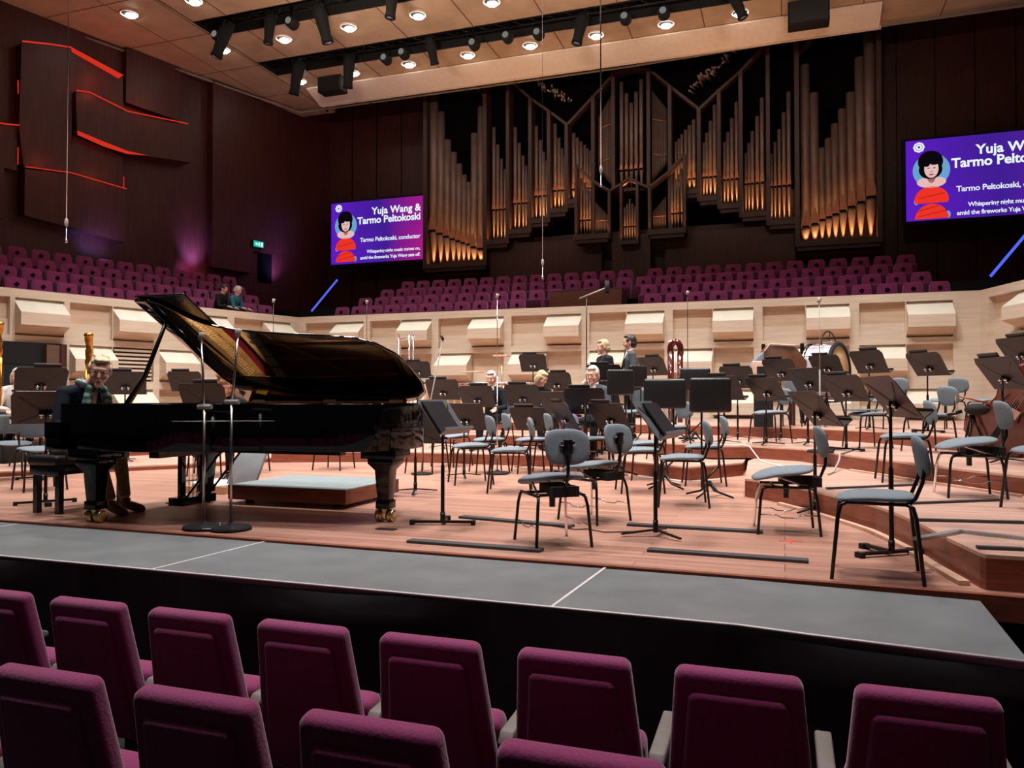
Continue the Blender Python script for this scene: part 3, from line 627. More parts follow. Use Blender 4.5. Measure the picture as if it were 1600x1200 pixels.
    for body, u, v, sz, off, sp in (('Yuja Wang &', 3.66, .52, .36, .016, 1.02), ('Tarmo Peltokoski', 3.66, .84, .36, .016, .98), ('Tarmo Peltokoski, conductor', 3.65, 1.5, .215, .006, .95), ('Whispering night music comes on,', 3.65, 1.92, .165, .005, .94), ('amid the fireworks Yuja Wang sets off.', 3.65, 2.14, .165, .005, .94)):
        c = bpy.data.curves.new('lettering', 'FONT'); c.body = body; c.size = sz * k; c.align_x = 'RIGHT'; c.extrude = .001; c.offset = off * k * .6; c.space_character = sp; c.resolution_u = 3
        o = bpy.data.objects.new('lettering', c); C.objects.link(o); dg = bpy.context.evaluated_depsgraph_get(); dg.update()
        me = bpy.data.meshes.new_from_object(o.evaluated_get(dg)); bpy.data.objects.remove(o); me.materials.clear(); me.materials.append(WHT)
        o = bpy.data.objects.new('lettering', me); C.objects.link(o); o.parent = t; p = U(u, v); o.location = (p[0], -.03, p[2]); o.rotation_euler = (R(90), 0, 0)
    area('screen_spill', ((x0 + x1) / 2, 24.2, zc), ((x0 + x1) / 2, 20, zc - 1), 3, 1.6, 3, (.45, .2, 1))
screen('large lit video screen left of the organ showing a red-dressed figure and white text', -15.34, -11.6)
screen('large lit video screen cut off by the right edge of the photo', 3.29, 7.22)

# ------------------------------------------------------------ choir and balcony seats
cs = thing('balcony_seat', '', 'seat')
g = G(); g.slab([(-.26, .25), (.26, .25), (.21, .84), (.17, .9), (-.17, .9), (-.21, .84)], (0, .2, 0), (1, 0, 0), (0, .18, .98), -.11, MAG); g.build('backrest', cs, .02)
g = G(); g.slab([(-.06, 0), (0, .055), (.06, 0), (0, -.055)], (0, .316, .72), (1, 0, 0), (0, .18, .98), .012, VOID); g.build('button', cs)
g = G(); g.slab([(-.225, -.2), (.225, -.2), (.225, .17), (-.225, .17)], (0, .1, .42), (1, 0, 0), (0, -.3, .954), .1, MAGD); g.build('tip_up_seat', cs, .03)
g = G(); g.box((0, .12, .16), (.1, .2, .32), MATTE); g.build('pedestal', cs)
def seat(x, y, z, rz, label, grp):
    place(cs, USED, (x, y, z), rz, label, grp)
RN = ['front', 'second', 'third', 'top']
for r in range(4):
    y = 20.28 + .9 * r; z = 2.9 + .37 * r
    x0 = -12.6 + .28 * r - .0
    n = int((-6.1 - x0 + (.2 if r < 2 else 2.6)) / .56) + (r > 0)
    for i in range(n):
        if x0 + i * .56 > [-3.25, -3.5, -4.35, -3.6][r] - .5: continue
        seat(x0 + i * .56, y, z, 0, 'choir seat, %s from the left in the %s row left of the wooden box' % (ORD[i] if i < 20 else 'last', RN[r]), 'magenta choir seats left of the wooden box')
    x1 = [-3.25, -3.5, -4.35, -3.6][r]; n = [13, 13, 14, 13][r]
    for i in range(n):
        seat(x1 + i * .56, y, z, 0, 'choir seat, %s from the left in the %s row right of the wooden box' % (ORD[i], RN[r]), 'magenta choir seats right of the wooden box')
LRZ = math.atan2(LU.y, LU.x)
for r in range(4):
    for i in range(21):
        s_ = 7.45 - i * .56 + .12 * r
        if s_ < -4.3: continue
        p = LO + LU * s_ + LD * (.72 + .85 * r - (.2 if r == 3 else 0))
        if i < 20 and not (r == 3 and i < 0): seat(p.x, p.y, 2.9 + .37 * r, LRZ, 'balcony seat, %s from the stage corner in the %s row of the left balcony' % (ORD[i], RN[r]), 'magenta seats in the left balcony')
t = thing('choir_desk_box', 'dark brown wooden box front standing among the choir seats above the standing couple', 'box', (-4.95, 20.2, 3.2))
G().box((0, 0, .3), (1.95, .1, .72), mat('box_wood', (92, 50, 34), .4, var=.3, scale=4, stretch=(1, 1, 6))).build('front_panel', t)
G().box((0, .35, .68), (1.95, .7, .05), CASEM).build('top', t); G().box((.95, .35, .3), (.06, .7, .72), CASEM).build('side_panel', t)

# ------------------------------------------------------------ stalls seats in the foreground
fs_ = thing('stalls_seat', '', 'seat')
def outline(w0, w1, z0, z1, rr):
    pts = []
    for cx, cz, a0 in ((-w1 + rr, z1 - rr, 180), (w1 - rr, z1 - rr, 90)):
        for k in range(7):
            a = R(a0 - 90 * k / 6); pts.append((cx + rr * math.cos(a), cz + rr * math.sin(a)))
    return [(-w0, z0)] + pts + [(w0, z0)]
tv = Vector((0, -.2, .98)).normalized()
g = G(); g.slab(outline(.265, .212, .18, .855, .035), (0, 0, 0), (1, 0, 0), tv, -.075, MAG); g.build('backrest', fs_, .028, 4)
g = G(); g.slab(outline(.215, .165, .2, .785, .03), (0, -.022, 0), (1, 0, 0), tv, -.05, MAG); g.build('back_panel', fs_, .022, 3)
g = G(); g.box((0, .12, .33), (.46, .13, .34), MAG, rx=R(14)); g.build('seat_cushion', fs_, .04, 3)
g = G(); g.box((0, .3, .18), (.12, .3, .36), MATTE); g.build('pedestal', fs_)
def arm(g, x): g.slab([(-.1, .0), (.36, .0), (.36, .03), (.3, .055), (-.06, .04)], (x + .03, .02, .45), (0, 1, 0), (0, 0, 1), -.06, ARMM)
g = G(); arm(g, .29); g.build('armrest', fs_, .008)
g = G(); g.box((.29, .15, .225), (.05, .34, .45), MATTE); g.build('arm_panel', fs_, .01)
F1 = [(-4.0 + .578 * i) for i in range(12)]
for i in range(11):
    x = -4.78 + .578 * i
    seat_l = '%s magenta seat from the left in the row facing the platform' % ORD[i]
    place(fs_, USED, (x, 2.93, -.75), 0, seat_l, 'magenta seats in the front stalls row')
for i in range(6):
    x = -2.79 + .578 * i
    place(fs_, USED, (x, 2.01, -.68), 0, '%s magenta seat from the left in the nearest row' % ORD[i], 'magenta seats in the nearest stalls row')
# ------------------------------------------------------------ grand piano
pn = thing('grand_piano', 'black concert grand piano with its lid propped open at the front of the stage', 'piano', (-5.65, 6.46, 0))
OUT = [(0, 0), (2.4, 0), (2.52, -.02), (2.61, -.09), (2.66, -.22), (2.675, -.4), (2.66, -.6), (2.61, -.78), (2.52, -.92), (2.38, -1.01), (2.2, -1.055), (2.0, -1.08), (1.75, -1.105), (1.5, -1.145), (1.32, -1.2), (1.18, -1.285), (1.06, -1.4), (.96, -1.5), (.84, -1.55), (.7, -1.56), (0, -1.56)]
def inset(pts, d):
    n = len(pts); r = []
    for i in range(n):
        a, b, c = Vector(pts[i - 1]), Vector(pts[i]), Vector(pts[(i + 1) % n])
        d1 = (b - a).normalized(); d2 = (c - b).normalized(); nn = Vector((-(d1.y + d2.y), d1.x + d2.x)); k = max(.35, 1 + d1.dot(d2)); nn = nn / k
        r.append((b.x - nn.x * d * 1.0, b.y - nn.y * d * 1.0))
    return r
INN = inset(OUT, .055)
if abs(INN[3][0]) > 2.61: INN = inset(OUT, -.055)
z0, z1 = .60, .985
g = G(); n = len(OUT)
vs_ = [(p[0], p[1], z) for z in (z0, z1) for p in OUT] + [(p[0], p[1], z) for z in (z0, z1) for p in INN]
fs = []
for i in range(n):
    j = (i + 1) % n
    fs += [(i, j, j + n, i + n), (2 * n + i, 3 * n + i, 3 * n + j, 2 * n + j), (n + i, n + j, 3 * n + j, 3 * n + i), (i, 2 * n + i, 2 * n + j, j)]
g.add(vs_, fs, PIANO); g.build('rim', pn, .006)
g = G(); g.prism(INN, .64, .68, mat('soundboard', (196, 140, 80), .4, var=.12)); g.build('soundboard', pn)
PL = [p for p in INN if p[0] > .3]; PL = [(.42, -.06)] + [p for p in inset(INN, .03 if INN[3][0] < OUT[3][0] and inset(INN, .03)[3][0] < INN[3][0] else -.03) if p[0] > .5] + [(.42, -1.46)]
g = G(); g.prism([(.42, -.07), (.95, -.07), (.92, -1.42), (.75, -1.48), (.42, -1.48)], .80, .83, PLATE)
for (a, b) in (((.9, -.1), (2.5, -.3)), ((.9, -.45), (2.5, -.55)), ((.9, -.8), (2.25, -.88)), ((.9, -1.12), (1.7, -1.02)), ((.9, -1.4), (1.15, -1.2)), ((.95, -.95), (2.0, -.12))):
    g.tube([(a[0], a[1], .85), (b[0], b[1], .85)], .03, PLATE, 6)
g.tube([(1.0, -1.2, .83), (1.45, -1.0, .83), (2.0, -.93, .83), (2.36, -.84, .83), (2.48, -.55, .83), (2.42, -.2, .83)], .05, PLATE, 8)
g.build('iron_plate', pn)
g = G()
for k in range(64):
    y = -.12 - k * .0208; xe = 2.45 - .0 if k < 30 else 2.45 - (k - 30) * .038
    g.tube([(.62, y, .845), (xe, y, .845)], .0022, BRASS if k < 26 else STEEL, 3)
g.build('strings', pn)
g = G()
for k in range(70):
    for j in range(3): g.tube([(.52 + j * .05 + .01 * (k % 2), -.11 - k * .0193, .83), (.52 + j * .05 + .01 * (k % 2), -.11 - k * .0193, .87)], .0045, STEEL, 5)
g.build('tuning_pins', pn)
G().box((.78, -.77, .85), (.08, 1.3, .03), FELTR).build('red_felt', pn)
g = G()
for k in range(60): g.box((.98, -.13 - k * .0215, .875), (.12 - .0008 * k, .014, .04), IVORY if k % 9 else BLACK)
g.build('dampers', pn)
# keyboard end
g = G(); g.box((.02, -.78, .66), (.36, 1.56, .12), PIANO); g.box((-.03, -.05, .76), (.3, .1, .14), PIANO); g.box((-.03, -1.51, .76), (.3, .1, .14), PIANO); g.build('key_bed', pn, .008)
g = G(); g.box((.24, -.78, .84), (.03, 1.44, .24), PIANO, ry=R(12)); g.build('fallboard', pn, .004)
g = G()
for k in range(52): g.box((-.02, -.13 - k * .0251, .735), (.15, .0235, .02), IVORY)
g.build('white_keys', pn)
g = G()
for k in range(51):
    if k % 7 not in (1, 4): g.box((.02, -.1425 - k * .0251, .75), (.095, .012, .02), BLACK)
g.build('black_keys', pn)
g = G(); g.box((.38, -.78, .95), (.16, 1.46, .02), PIANO); g.build('music_desk_base', pn)
# lid: hinged on the far straight side
AL = R(29.3)
lid = thing('lid', '', ''); lid.name = 'lid'; del lid['label']; del lid['category']; lid.parent = pn; lid.location = (0, 0, .998); lid.rotation_euler = (-AL, 0, 0)
LID = [(.66, .0), (2.42, .0), (2.55, -.04), (2.64, -.14), (2.685, -.35), (2.68, -.6), (2.63, -.8), (2.53, -.95), (2.38, -1.04), (2.2, -1.075), (2.0, -1.1), (1.75, -1.13), (1.5, -1.17), (1.32, -1.22), (1.18, -1.27), (1.08, -1.33), (1.0, -1.42), (.93, -1.54), (.87, -1.62), (.8, -1.66), (.66, -1.67)]
g = G(); g.prism(LID, 0, .022, PIANOL); g.build('main_lid', lid, .004)
g = G(); g.prism([(.65, -.02), (1.15, -.02), (1.15, -1.68), (.65, -1.68)], .034, .054, PIANO2); g.build('front_flap', lid, .004)
g = G(); g.tube([(.655, -.02, .03), (.655, -1.66, .03)], .009, BRASS, 6); g.build('flap_hinge', lid)
g = G()
g.box((1.52, -.012, .993), (1.75, .03, .016), PLATE)
for x in (.8, 1.6, 2.3): g.box((x, -.02, 1.0), (.14, .03, .03), BRASS)
g.build('lid_hinge', pn)
G().tube([(.62, -1.5, .95), (.74, -1.42, 1.2), (.91, -1.36, 1.67)], [.028, .02, .015], PIANO2, 8).build('lid_prop', pn)
def leg(x, y):
    g = G(); g.box((x, y, .57), (.32, .28, .08), PIANO); g.box((x, y, .51), (.23, .21, .06), PIANO)
    vs_ = []
    for z, a in ((.48, .105), (.43, .068), (.30, .060), (.17, .05)):
        vs_ += [(x - a, y - a, z), (x + a, y - a, z), (x + a, y + a, z), (x - a, y + a, z)]
    g.add(vs_, [(i * 4 + k, i * 4 + (k + 1) % 4, i * 4 + 4 + (k + 1) % 4, i * 4 + 4 + k) for i in range(3) for k in range(4)] + [(0, 3, 2, 1), (12, 13, 14, 15)], PIANO)
    g.box((x, y, .145), (.125, .125, .07), PIANO); o = g.build('leg', pn, .005)
    g = G(); g.box((x, y, .09), (.05, .05, .05), BRASS)
    for s_ in (-1, 1): g.lathe([(.02, -.03), (.05, -.028), (.052, 0), (.045, .006), (.052, .012), (.05, .03), (.02, .032)], (x + s_ * .05, y, .053), BRASS, 16, 'X')
    g.build('castor', o)
leg(.25, -1.43); leg(.27, -.14); leg(2.5, -.6)
# beams under the case and pedal lyre
g = G(); g.box((1.2, -.7, .585), (1.9, .09, .07), PIANO2, rz=.0); g.box((.9, -.78, .585), (.1, 1.4, .07), PIANO2); g.build('underside_beam', pn)
ly = bpy.data.objects.new('pedal_lyre', G().box((.62, -.72, .56), (.12, .42, .08), PIANO).box((.62, -.72, .12), (.16, .42, .07), PIANO).box((.62, -.86, .34), (.045, .05, .44), PIANO).box((.62, -.58, .34), (.045, .05, .44), PIANO).mesh('pedal_lyre')); C.objects.link(ly); ly.parent = pn
for dy in (-.1, 0, .1): G().box((.5, -.72 + dy, .09), (.16, .035, .014), BRASS).build('pedal', ly)
g = G()
for dy in (-.14, .14): g.tube([(.66, -.72 + dy, .14), (1.05, -.72 + dy, .58)], .011, BLACK, 6)
for dy in (-.05, 0, .05): g.tube([(.62, -.72 + dy, .14), (.62, -.72 + dy, .52)], .004, BRASS, 5)
g.build('lyre_rod', ly)
# piano bench
b = thing('piano_bench', 'black padded piano bench under the seated pianist', 'bench', (-6.22, 5.62, 0), 0)
g = G(); g.box((0, 0, .475), (.36, .84, .09), LEATH); g.build('cushion', b, .035, 4)
G().box((0, 0, .39), (.34, .78, .09), PIANO2).build('apron', b, .004)
for sx in (-1, 1):
    for sy in (-1, 1): G().box((sx * .13, sy * .34, .175), (.05, .05, .35), PIANO2).build('leg', b)
# low podium pushed under the piano
t = thing('podium', 'low brown wooden podium with a grey top lying under the piano tail', 'podium', (-4.50, 6.9, 0))
BW = mat('podium_wood', (128, 66, 44), .4, var=.3, scale=4, stretch=(1, 1, 5), coat=.1)
G().box((0, 0, .105), (1.32, 1.06, .13), BW).build('box', t, .004); G().box((0, 0, .175), (1.32, 1.06, .012), mat('grey_carpet', (128, 137, 137), .9, var=.06)).build('carpet_top', t)
g = G()
for sx in (-.5, .5):
    for sy in (-.4, .4): g.box((sx, sy, .02), (.06, .06, .04), MATTE)
g.build('foot', t)
# open silver case, white cloth on a flat box behind the pianist's feet
t = thing('equipment_case', 'open grey equipment case lid leaning behind the piano leg', 'case', (-5.5, 7.1, .0), R(8))
g = G(); g.box((0, 0, .27), (.32, .05, .46), mat('case_grey', (140, 142, 144), .5), rx=R(-18), ry=R(12)); g.build('lid_panel', t, .008)
g = G(); g.box((.0, .16, .02), (.34, .3, .05), GREYP); g.build('base', t)
t = thing('flat_box', 'flat cardboard box with a crumpled white cloth behind the piano pedals', 'box', (-5.9, 7.05, 0), R(6))
G().box((0, 0, .04), (.5, .34, .08), mat('cardboard', (176, 136, 100), .8)).build('box', t)
g = G(); g.ell((0, 0, .09), (.26, .19, .05), PAPER, seg=26, rings=12, fn=lambda p: p * (1 + .16 * math.sin(9 * p.x + 5 * p.y) * math.cos(7 * p.y + 3 * p.z))); g.build('cloth', t)

# ------------------------------------------------------------ microphones
def mic_stand(label, x, y, z, h, top=None, clutch=None, mic=(0, 0), r=.012, base='round', m=STEEL, boom=None):
    t = thing('microphone_stand', label, 'microphone stand', (x, y, z))
    g = G()
    if base == 'round': g.lathe([(.155, 0), (.16, .012), (.15, .03), (.03, .042), (.022, .06)], (0, 0, 0), MATTE, 28)
    else:
        for k in range(3): a = 2.1 * k + .4; g.tube([(0, 0, .09), (.24 * math.cos(a), .24 * math.sin(a), .015)], .01, BLACK, 6)
        g.lathe([(.02, .05), (.02, .16)], (0, 0, 0), BLACK, 10)
    g.build('base', t)
    hc = clutch or h * .55
    G().tube([(0, 0, .04), (0, 0, hc)], r, m, 8).build('pole', t)
    if clutch:
        G().tube([(-.06, 0, hc), (.07, 0, hc)], .018, GREYP if m is STEEL else m, 8).build('clutch', t)
        G().tube([(top[0] * -.18, 0, hc - .14), (top[0], top[1], h)], r * .75, m, 8).build('boom', t)
    else: G().tube([(0, 0, hc), (0, 0, h)], r * .6, m, 6).build('rod', t)
    tx, ty = top or (0, 0)
    if boom:
        G().tube([(tx - boom * .35, ty, h - .03), (tx + boom, ty, h + .12)], r * .8, GREYP, 6).build('boom_arm', t)
        g = G(); g.tube([(tx + boom, ty, h + .02), (tx + boom, ty, h + .22)], .035, MATTE, 10); g.build('microphone', t)
    else: G().tube([(tx - .01, ty, h - .01), (tx + .01, ty, h + .05)], [.02, .024], GREYP, 10).build('microphone', t)
    return t
mic_stand('front microphone stand with round base and leftward leaning rod before the piano', -4.33, 5.06, 0, 1.50, (-.06, .03), .96, m=STEEL)
mic_stand('second chrome microphone stand standing upright before the piano', -4.09, 5.085, 0, 1.52, (.04, .02), 1.0, m=STEEL)
CH = [
    (0.50, 5.03, 0, 176, 'std', 'nearest grey chair at the right front, beside the riser edge'),
    (0.01, 6.45, 0, 186, 'cello', 'adjustable grey chair with tilted seat between the right front chair and the centre'),
    (-1.56, 5.37, 0, 128, 'cello', 'nearest adjustable grey chair left of centre, seen from behind'),
    (-1.52, 6.5, 0, 150, 'cello', 'adjustable grey chair just behind the nearest one, seen from behind'),
    (1.50, 7.66, 0.19, 186, 'cello', 'adjustable grey chair on the right riser before the double bass'),
    (1.14, 8.79, 0.19, 183, 'std', 'grey chair on the right riser half hidden by the brown music stand'),
    (1.84, 6.78, 0.19, 190, 'std', 'grey chair cut by the right edge of the photo on the riser'),
    (-0.93, 7.70, 0, 190, 'std', 'grey chair in front of the leather shields, nearest of that pair'),
    (-0.91, 9.60, 0, 192, 'std', 'grey chair behind the one before the leather shields'),
    (-1.51, 8.65, 0, 200, 'std', 'grey chair just right of the adjustable pair, partly behind the second silver stand'),
    (-1.68, 10.04, 0, 205, 'std', 'grey chair further back behind the second silver stand'),
    (-3.59, 8.82, 0, 214, 'std', 'grey chair with its backrest facing front left of centre, right of the first silver stand'),
    (-2.86, 8.18, 0, 196, 'std', 'grey chair directly left of the nearest adjustable chair'),
    (-3.87, 10.19, 0, 215, 'std', 'grey chair tucked behind the front-facing one left of centre'),
    (-3.32, 10.38, 0, 210, 'std', 'grey chair behind the near left adjustable chair'),
    (-3.03, 10.59, 0, 235, 'lilac', 'lilac upholstered chair in the middle of the stage'),
    (-2.59, 10.94, 0, 225, 'std', 'grey chair standing against the middle riser behind the adjustable pair'),
    (-4.68, 9.91, 0, 265, 'std', 'grey chair right behind the piano tail'),
    (-4.77, 10.97, 0, 255, 'std', 'grey chair next to the one behind the piano tail'),
    (-6.17, 9.91, 0, 275, 'std', 'grey chair seen beneath the middle of the piano'),
    (-7.03, 9.10, 0, 285, 'std', 'grey chair seen beneath the piano left of its middle'),
    (-8.13, 10.56, 0.07, 285, 'std', 'second grey chair seen beneath the piano close to the third leg'),
    (-7.92, 6.61, 0, 335, 'std', 'grey chair behind the left music stand, nearest to the pianist'),
    (1.70, 10.90, 0.36, 205, 'std', 'grey chair with front-facing backrest high on the right riser'),
    (2.42, 14.00, 0.54, 215, 'std', 'grey chair at the foot of the back wall in the right corner'),
    (-0.20, 12.40, 0.36, 212, 'std', 'grey chair on the second riser behind the clustered stands'),
    (1.06, 11.60, 0.36, 205, 'std', 'grey chair on the second riser carrying a grey folder'),
    (1.56, 13.90, 0.54, 212, 'std', 'grey chair on the top riser behind the right music stands'),
    (-0.03, 14.20, 0.54, 225, 'std', 'grey chair on the top riser left of the bass drum'),
    (-2.29, 12.30, 0.36, 245, 'std', 'grey chair on the middle riser behind the silver stand'),
    (-1.52, 11.10, 0.17, 225, 'std', 'grey chair on the middle riser under the leather shields'),
    (-7.49, 16.20, 0.54, 268, 'std', 'grey chair on the top riser left of the marimba'),
    (2.84, 13.20, 0.54, 200, 'std', 'grey chair behind the double bass'),
    (-9.24, 7.30, 0, 340, 'std', 'grey chair at the left edge below the gold harp'),
    (-10.08, 8.30, 0.07, 340, 'std', 'grey chair on the left step behind the nearest left one'),
    (-4.68, 12.75, 0.17, 268, 'std', 'grey chair under the seated grey-haired man'),
    (-4.01, 12.90, 0.17, 268, 'std', 'grey chair under the blond person'),
    (-2.82, 11.75, 0.17, 258, 'std', 'grey chair under the elderly man in glasses'),
    (-7.34, 8.65, 0, 300, 'std', 'grey chair under the curly-haired person behind the piano'),
    (-11.07, 8.75, 0.07, 345, 'std', 'grey chair under the harpist'),
]
ST = [
    (-2.63, 5.86, 0, 0.88, -4, 36, 'grey', 'silver lit music stand nearest the piano tail'),
    (-0.91, 5.89, 0, 0.87, -8, 36, 'grey', 'silver lit music stand near the centre front'),
    (0.66, 5.68, 0, 1.04, 16, 38, 'brown', 'tall brown music stand rising over the right front chairs'),
    (0.26, 7.57, 0, 0.94, 24, 40, 'dark', 'low tilted music stand left of the brown one'),
    (-6.81, 5.75, 0, 0.94, 145, 38, 'brown', 'brown music stand with a white page edge left of the pianist'),
    (-3.77, 7.68, 0, 0.71, 80, 34, 'dark', 'music stand whose foot shows right behind the piano tail'),
    (-3.93, 9.43, 0, 0.79, 86, 30, 'dark', 'music stand between the silver stand and the front-facing chair'),
    (-0.24, 11.70, 0.36, 0.80, 48, 36, 'dark', 'music stand right of the leather shields'),
    (0.75, 10.90, 0.36, 0.80, 44, 34, 'dark', 'music stand in the middle of the right cluster, fourth from the shields'),
    (0.32, 11.90, 0.36, 0.93, 46, 34, 'dark', 'music stand carrying a cream book behind the thin microphone pole'),
    (-0.05, 13.20, 0.36, 1.12, 52, 32, 'dark', 'music stand high at the back left of the right cluster'),
    (0.68, 14.20, 0.54, 1.04, 50, 32, 'dark', 'music stand in front of the bass drum'),
    (1.24, 13.20, 0.54, 1.05, 45, 32, 'dark', 'tall music stand right of the bass drum'),
    (1.95, 12.60, 0.54, 0.98, 38, 36, 'dark', 'music stand standing alone before the right end of the back wall'),
    (2.13, 9.30, 0.36, 0.93, 22, 36, 'dark', 'large music stand in front of the double bass'),
    (2.78, 11.30, 0.54, 1.08, 25, 34, 'dark', 'music stand cut by the right edge above the double bass'),
    (-7.32, 15.00, 0.36, 1.27, 95, 30, 'dark', 'music stand with white clips behind the piano tail curve'),
    (-5.52, 12.30, 0.17, 1.01, 92, 30, 'dark', 'wide music stand behind the piano tail, left of the grey-haired man'),
    (-4.77, 12.00, 0.17, 0.89, 90, 30, 'dark', 'dark music stand left of the seated grey-haired man'),
    (-4.05, 12.20, 0.17, 0.91, 88, 30, 'dark', 'music stand hiding the blond person'),
    (-5.04, 15.90, 0.54, 1.24, 90, 26, 'dark', 'raised music stand up against the back wall in the middle'),
    (-3.98, 14.00, 0.36, 0.97, 84, 30, 'dark', 'music stand behind the one hiding the blond person'),
    (-3.50, 10.90, 0, 0.73, 80, 32, 'dark', 'music stand behind the left adjustable chair'),
    (-2.80, 10.20, 0, 0.80, 40, 30, 'dark', 'small tilted music stand by the lilac chair'),
    (-3.36, 11.90, 0.17, 0.79, 80, 30, 'dark', 'low music stand just left of the elderly man'),
    (-2.64, 10.75, 0, 0.99, 84, 24, 'dark', 'music stand right in front of the elderly man'),
    (-2.16, 10.10, 0, 0.80, 60, 34, 'dark', 'music stand right of the elderly man behind the adjustable pair'),
    (-2.66, 11.90, 0.17, 0.90, 75, 26, 'dark', 'narrow music stand right of the elderly man'),
    (-2.70, 12.30, 0.17, 1.21, 82, 26, 'dark', 'music stand before the standing woman'),
    (-2.42, 12.50, 0.36, 0.90, 70, 28, 'dark', 'music stand before the standing man'),
    (-2.28, 14.50, 0.36, 1.26, 60, 34, 'dark', 'tilted music stand right of the standing man'),
    (-0.83, 11.90, 0.36, 0.82, 58, 30, 'dark', 'music stand behind the right leather shield'),
    (-0.71, 13.20, 0.36, 1.01, 62, 28, 'dark', 'music stand above the right leather shield'),
    (-8.98, 7.50, 0, 1.25, 150, 30, 'dark', 'music stand in front of the harpist at far left'),
    (-9.43, 9.30, 0.07, 1.19, 130, 32, 'dark', 'music stand directly behind the pianist'),
    (-10.08, 11.30, 0.15, 1.18, 110, 30, 'dark', 'music stand left of the curly-haired person'),
    (-6.64, 7.75, 0, 1.03, 100, 26, 'dark', 'low wide music stand in front of the curly-haired person'),
]
# ------------------------------------------------------------ orchestra chairs (local: sitter faces +X)
def pad(g, w, d, z, th, m, curve=0.0, dip=0.0, nx=10, ny=10, ex=3.2):
    """upholstered pad: superellipse outline w (y) by d (x), bulging edge"""
    def f(u, v, top):
        rr = (abs(u) ** ex + abs(v) ** ex) ** (1 / ex)
        e = max(0, 1 - rr ** 6)
        zz = z + (th / 2) * (1 if top else -1) * e ** .5 + curve * v * v - dip * max(0, u) ** 2
        return (u * d / 2, v * w / 2, zz)
    pts = []
    n = 28; rings = 6
    for top in (True, False):
        for i in range(rings + 1):
            for k in range(n):
                a = 2 * PI * k / n; c, s = math.cos(a), math.sin(a); q = (abs(c) ** ex + abs(s) ** ex) ** (-1 / ex)
                t = math.sin(PI / 2 * i / rings); pts.append(f(c * q * t, s * q * t, top))
    R_ = (rings + 1) * n
    fs = [(o + i * n + k, o + i * n + (k + 1) % n, o + (i + 1) * n + (k + 1) % n, o + (i + 1) * n + k) for o in (0, R_) for i in range(rings) for k in range(n)]
    fs += [(rings * n + k, rings * n + (k + 1) % n, R_ + rings * n + (k + 1) % n, R_ + rings * n + k) for k in range(n)]
    g.add(pts, fs, m, True)
def backpad(g, w, h, th, m, mb, lean, x, z, wrap=.05):
    h_ = G(); pad(h_, w, h, 0, th, m, curve=-wrap if False else 0)
    q = Matrix.Translation((x, 0, z)) @ Euler((0, R(-90 + lean), 0)).to_matrix().to_4x4()
    vs_ = []
    for p in h_.v:
        p = Vector((p.x, p.y, p.z + wrap * (2 * p.y / w) ** 2 * -1)); vs_.append(q @ p)
    g.add(vs_, h_.f, m, True)
def std_chair(name, fab):
    t = thing(name, '', 'chair')
    g = G(); pad(g, .43, .43, .465, .045, fab, dip=.025); g.build('seat', t)
    g = G(); backpad(g, .40, .25, .045, fab, fab, 10, -.225, .695, -.035); g.build('backrest', t)
    for sy in (-1, 1): G().tube([(-.17, sy * .15, .44), (-.2, sy * .15, .47), (-.235, sy * .15, .56), (-.26, sy * .145, .74)], .011, BLACK, 8).build('back_post', t)
    g = G(); g.tube([(.17, -.17, .435), (.17, .17, .435)], .01, BLACK, 6); g.tube([(-.17, -.17, .435), (-.17, .17, .435)], .01, BLACK, 6)
    for sy in (-1, 1): g.tube([(-.17, sy * .17, .435), (.17, sy * .17, .435)], .01, BLACK, 6)
    g.build('seat_frame', t)
    for sx in (-1, 1):
        for sy in (-1, 1):
            l = G().tube([(sx * .15, sy * .175, .438), (sx * .185, sy * .182, .42), (sx * .2, sy * .19, .36), (sx * .235, sy * .215, .0)], [.011, .012, .012, .011], BLACK, 8).build('leg', t)
    return t
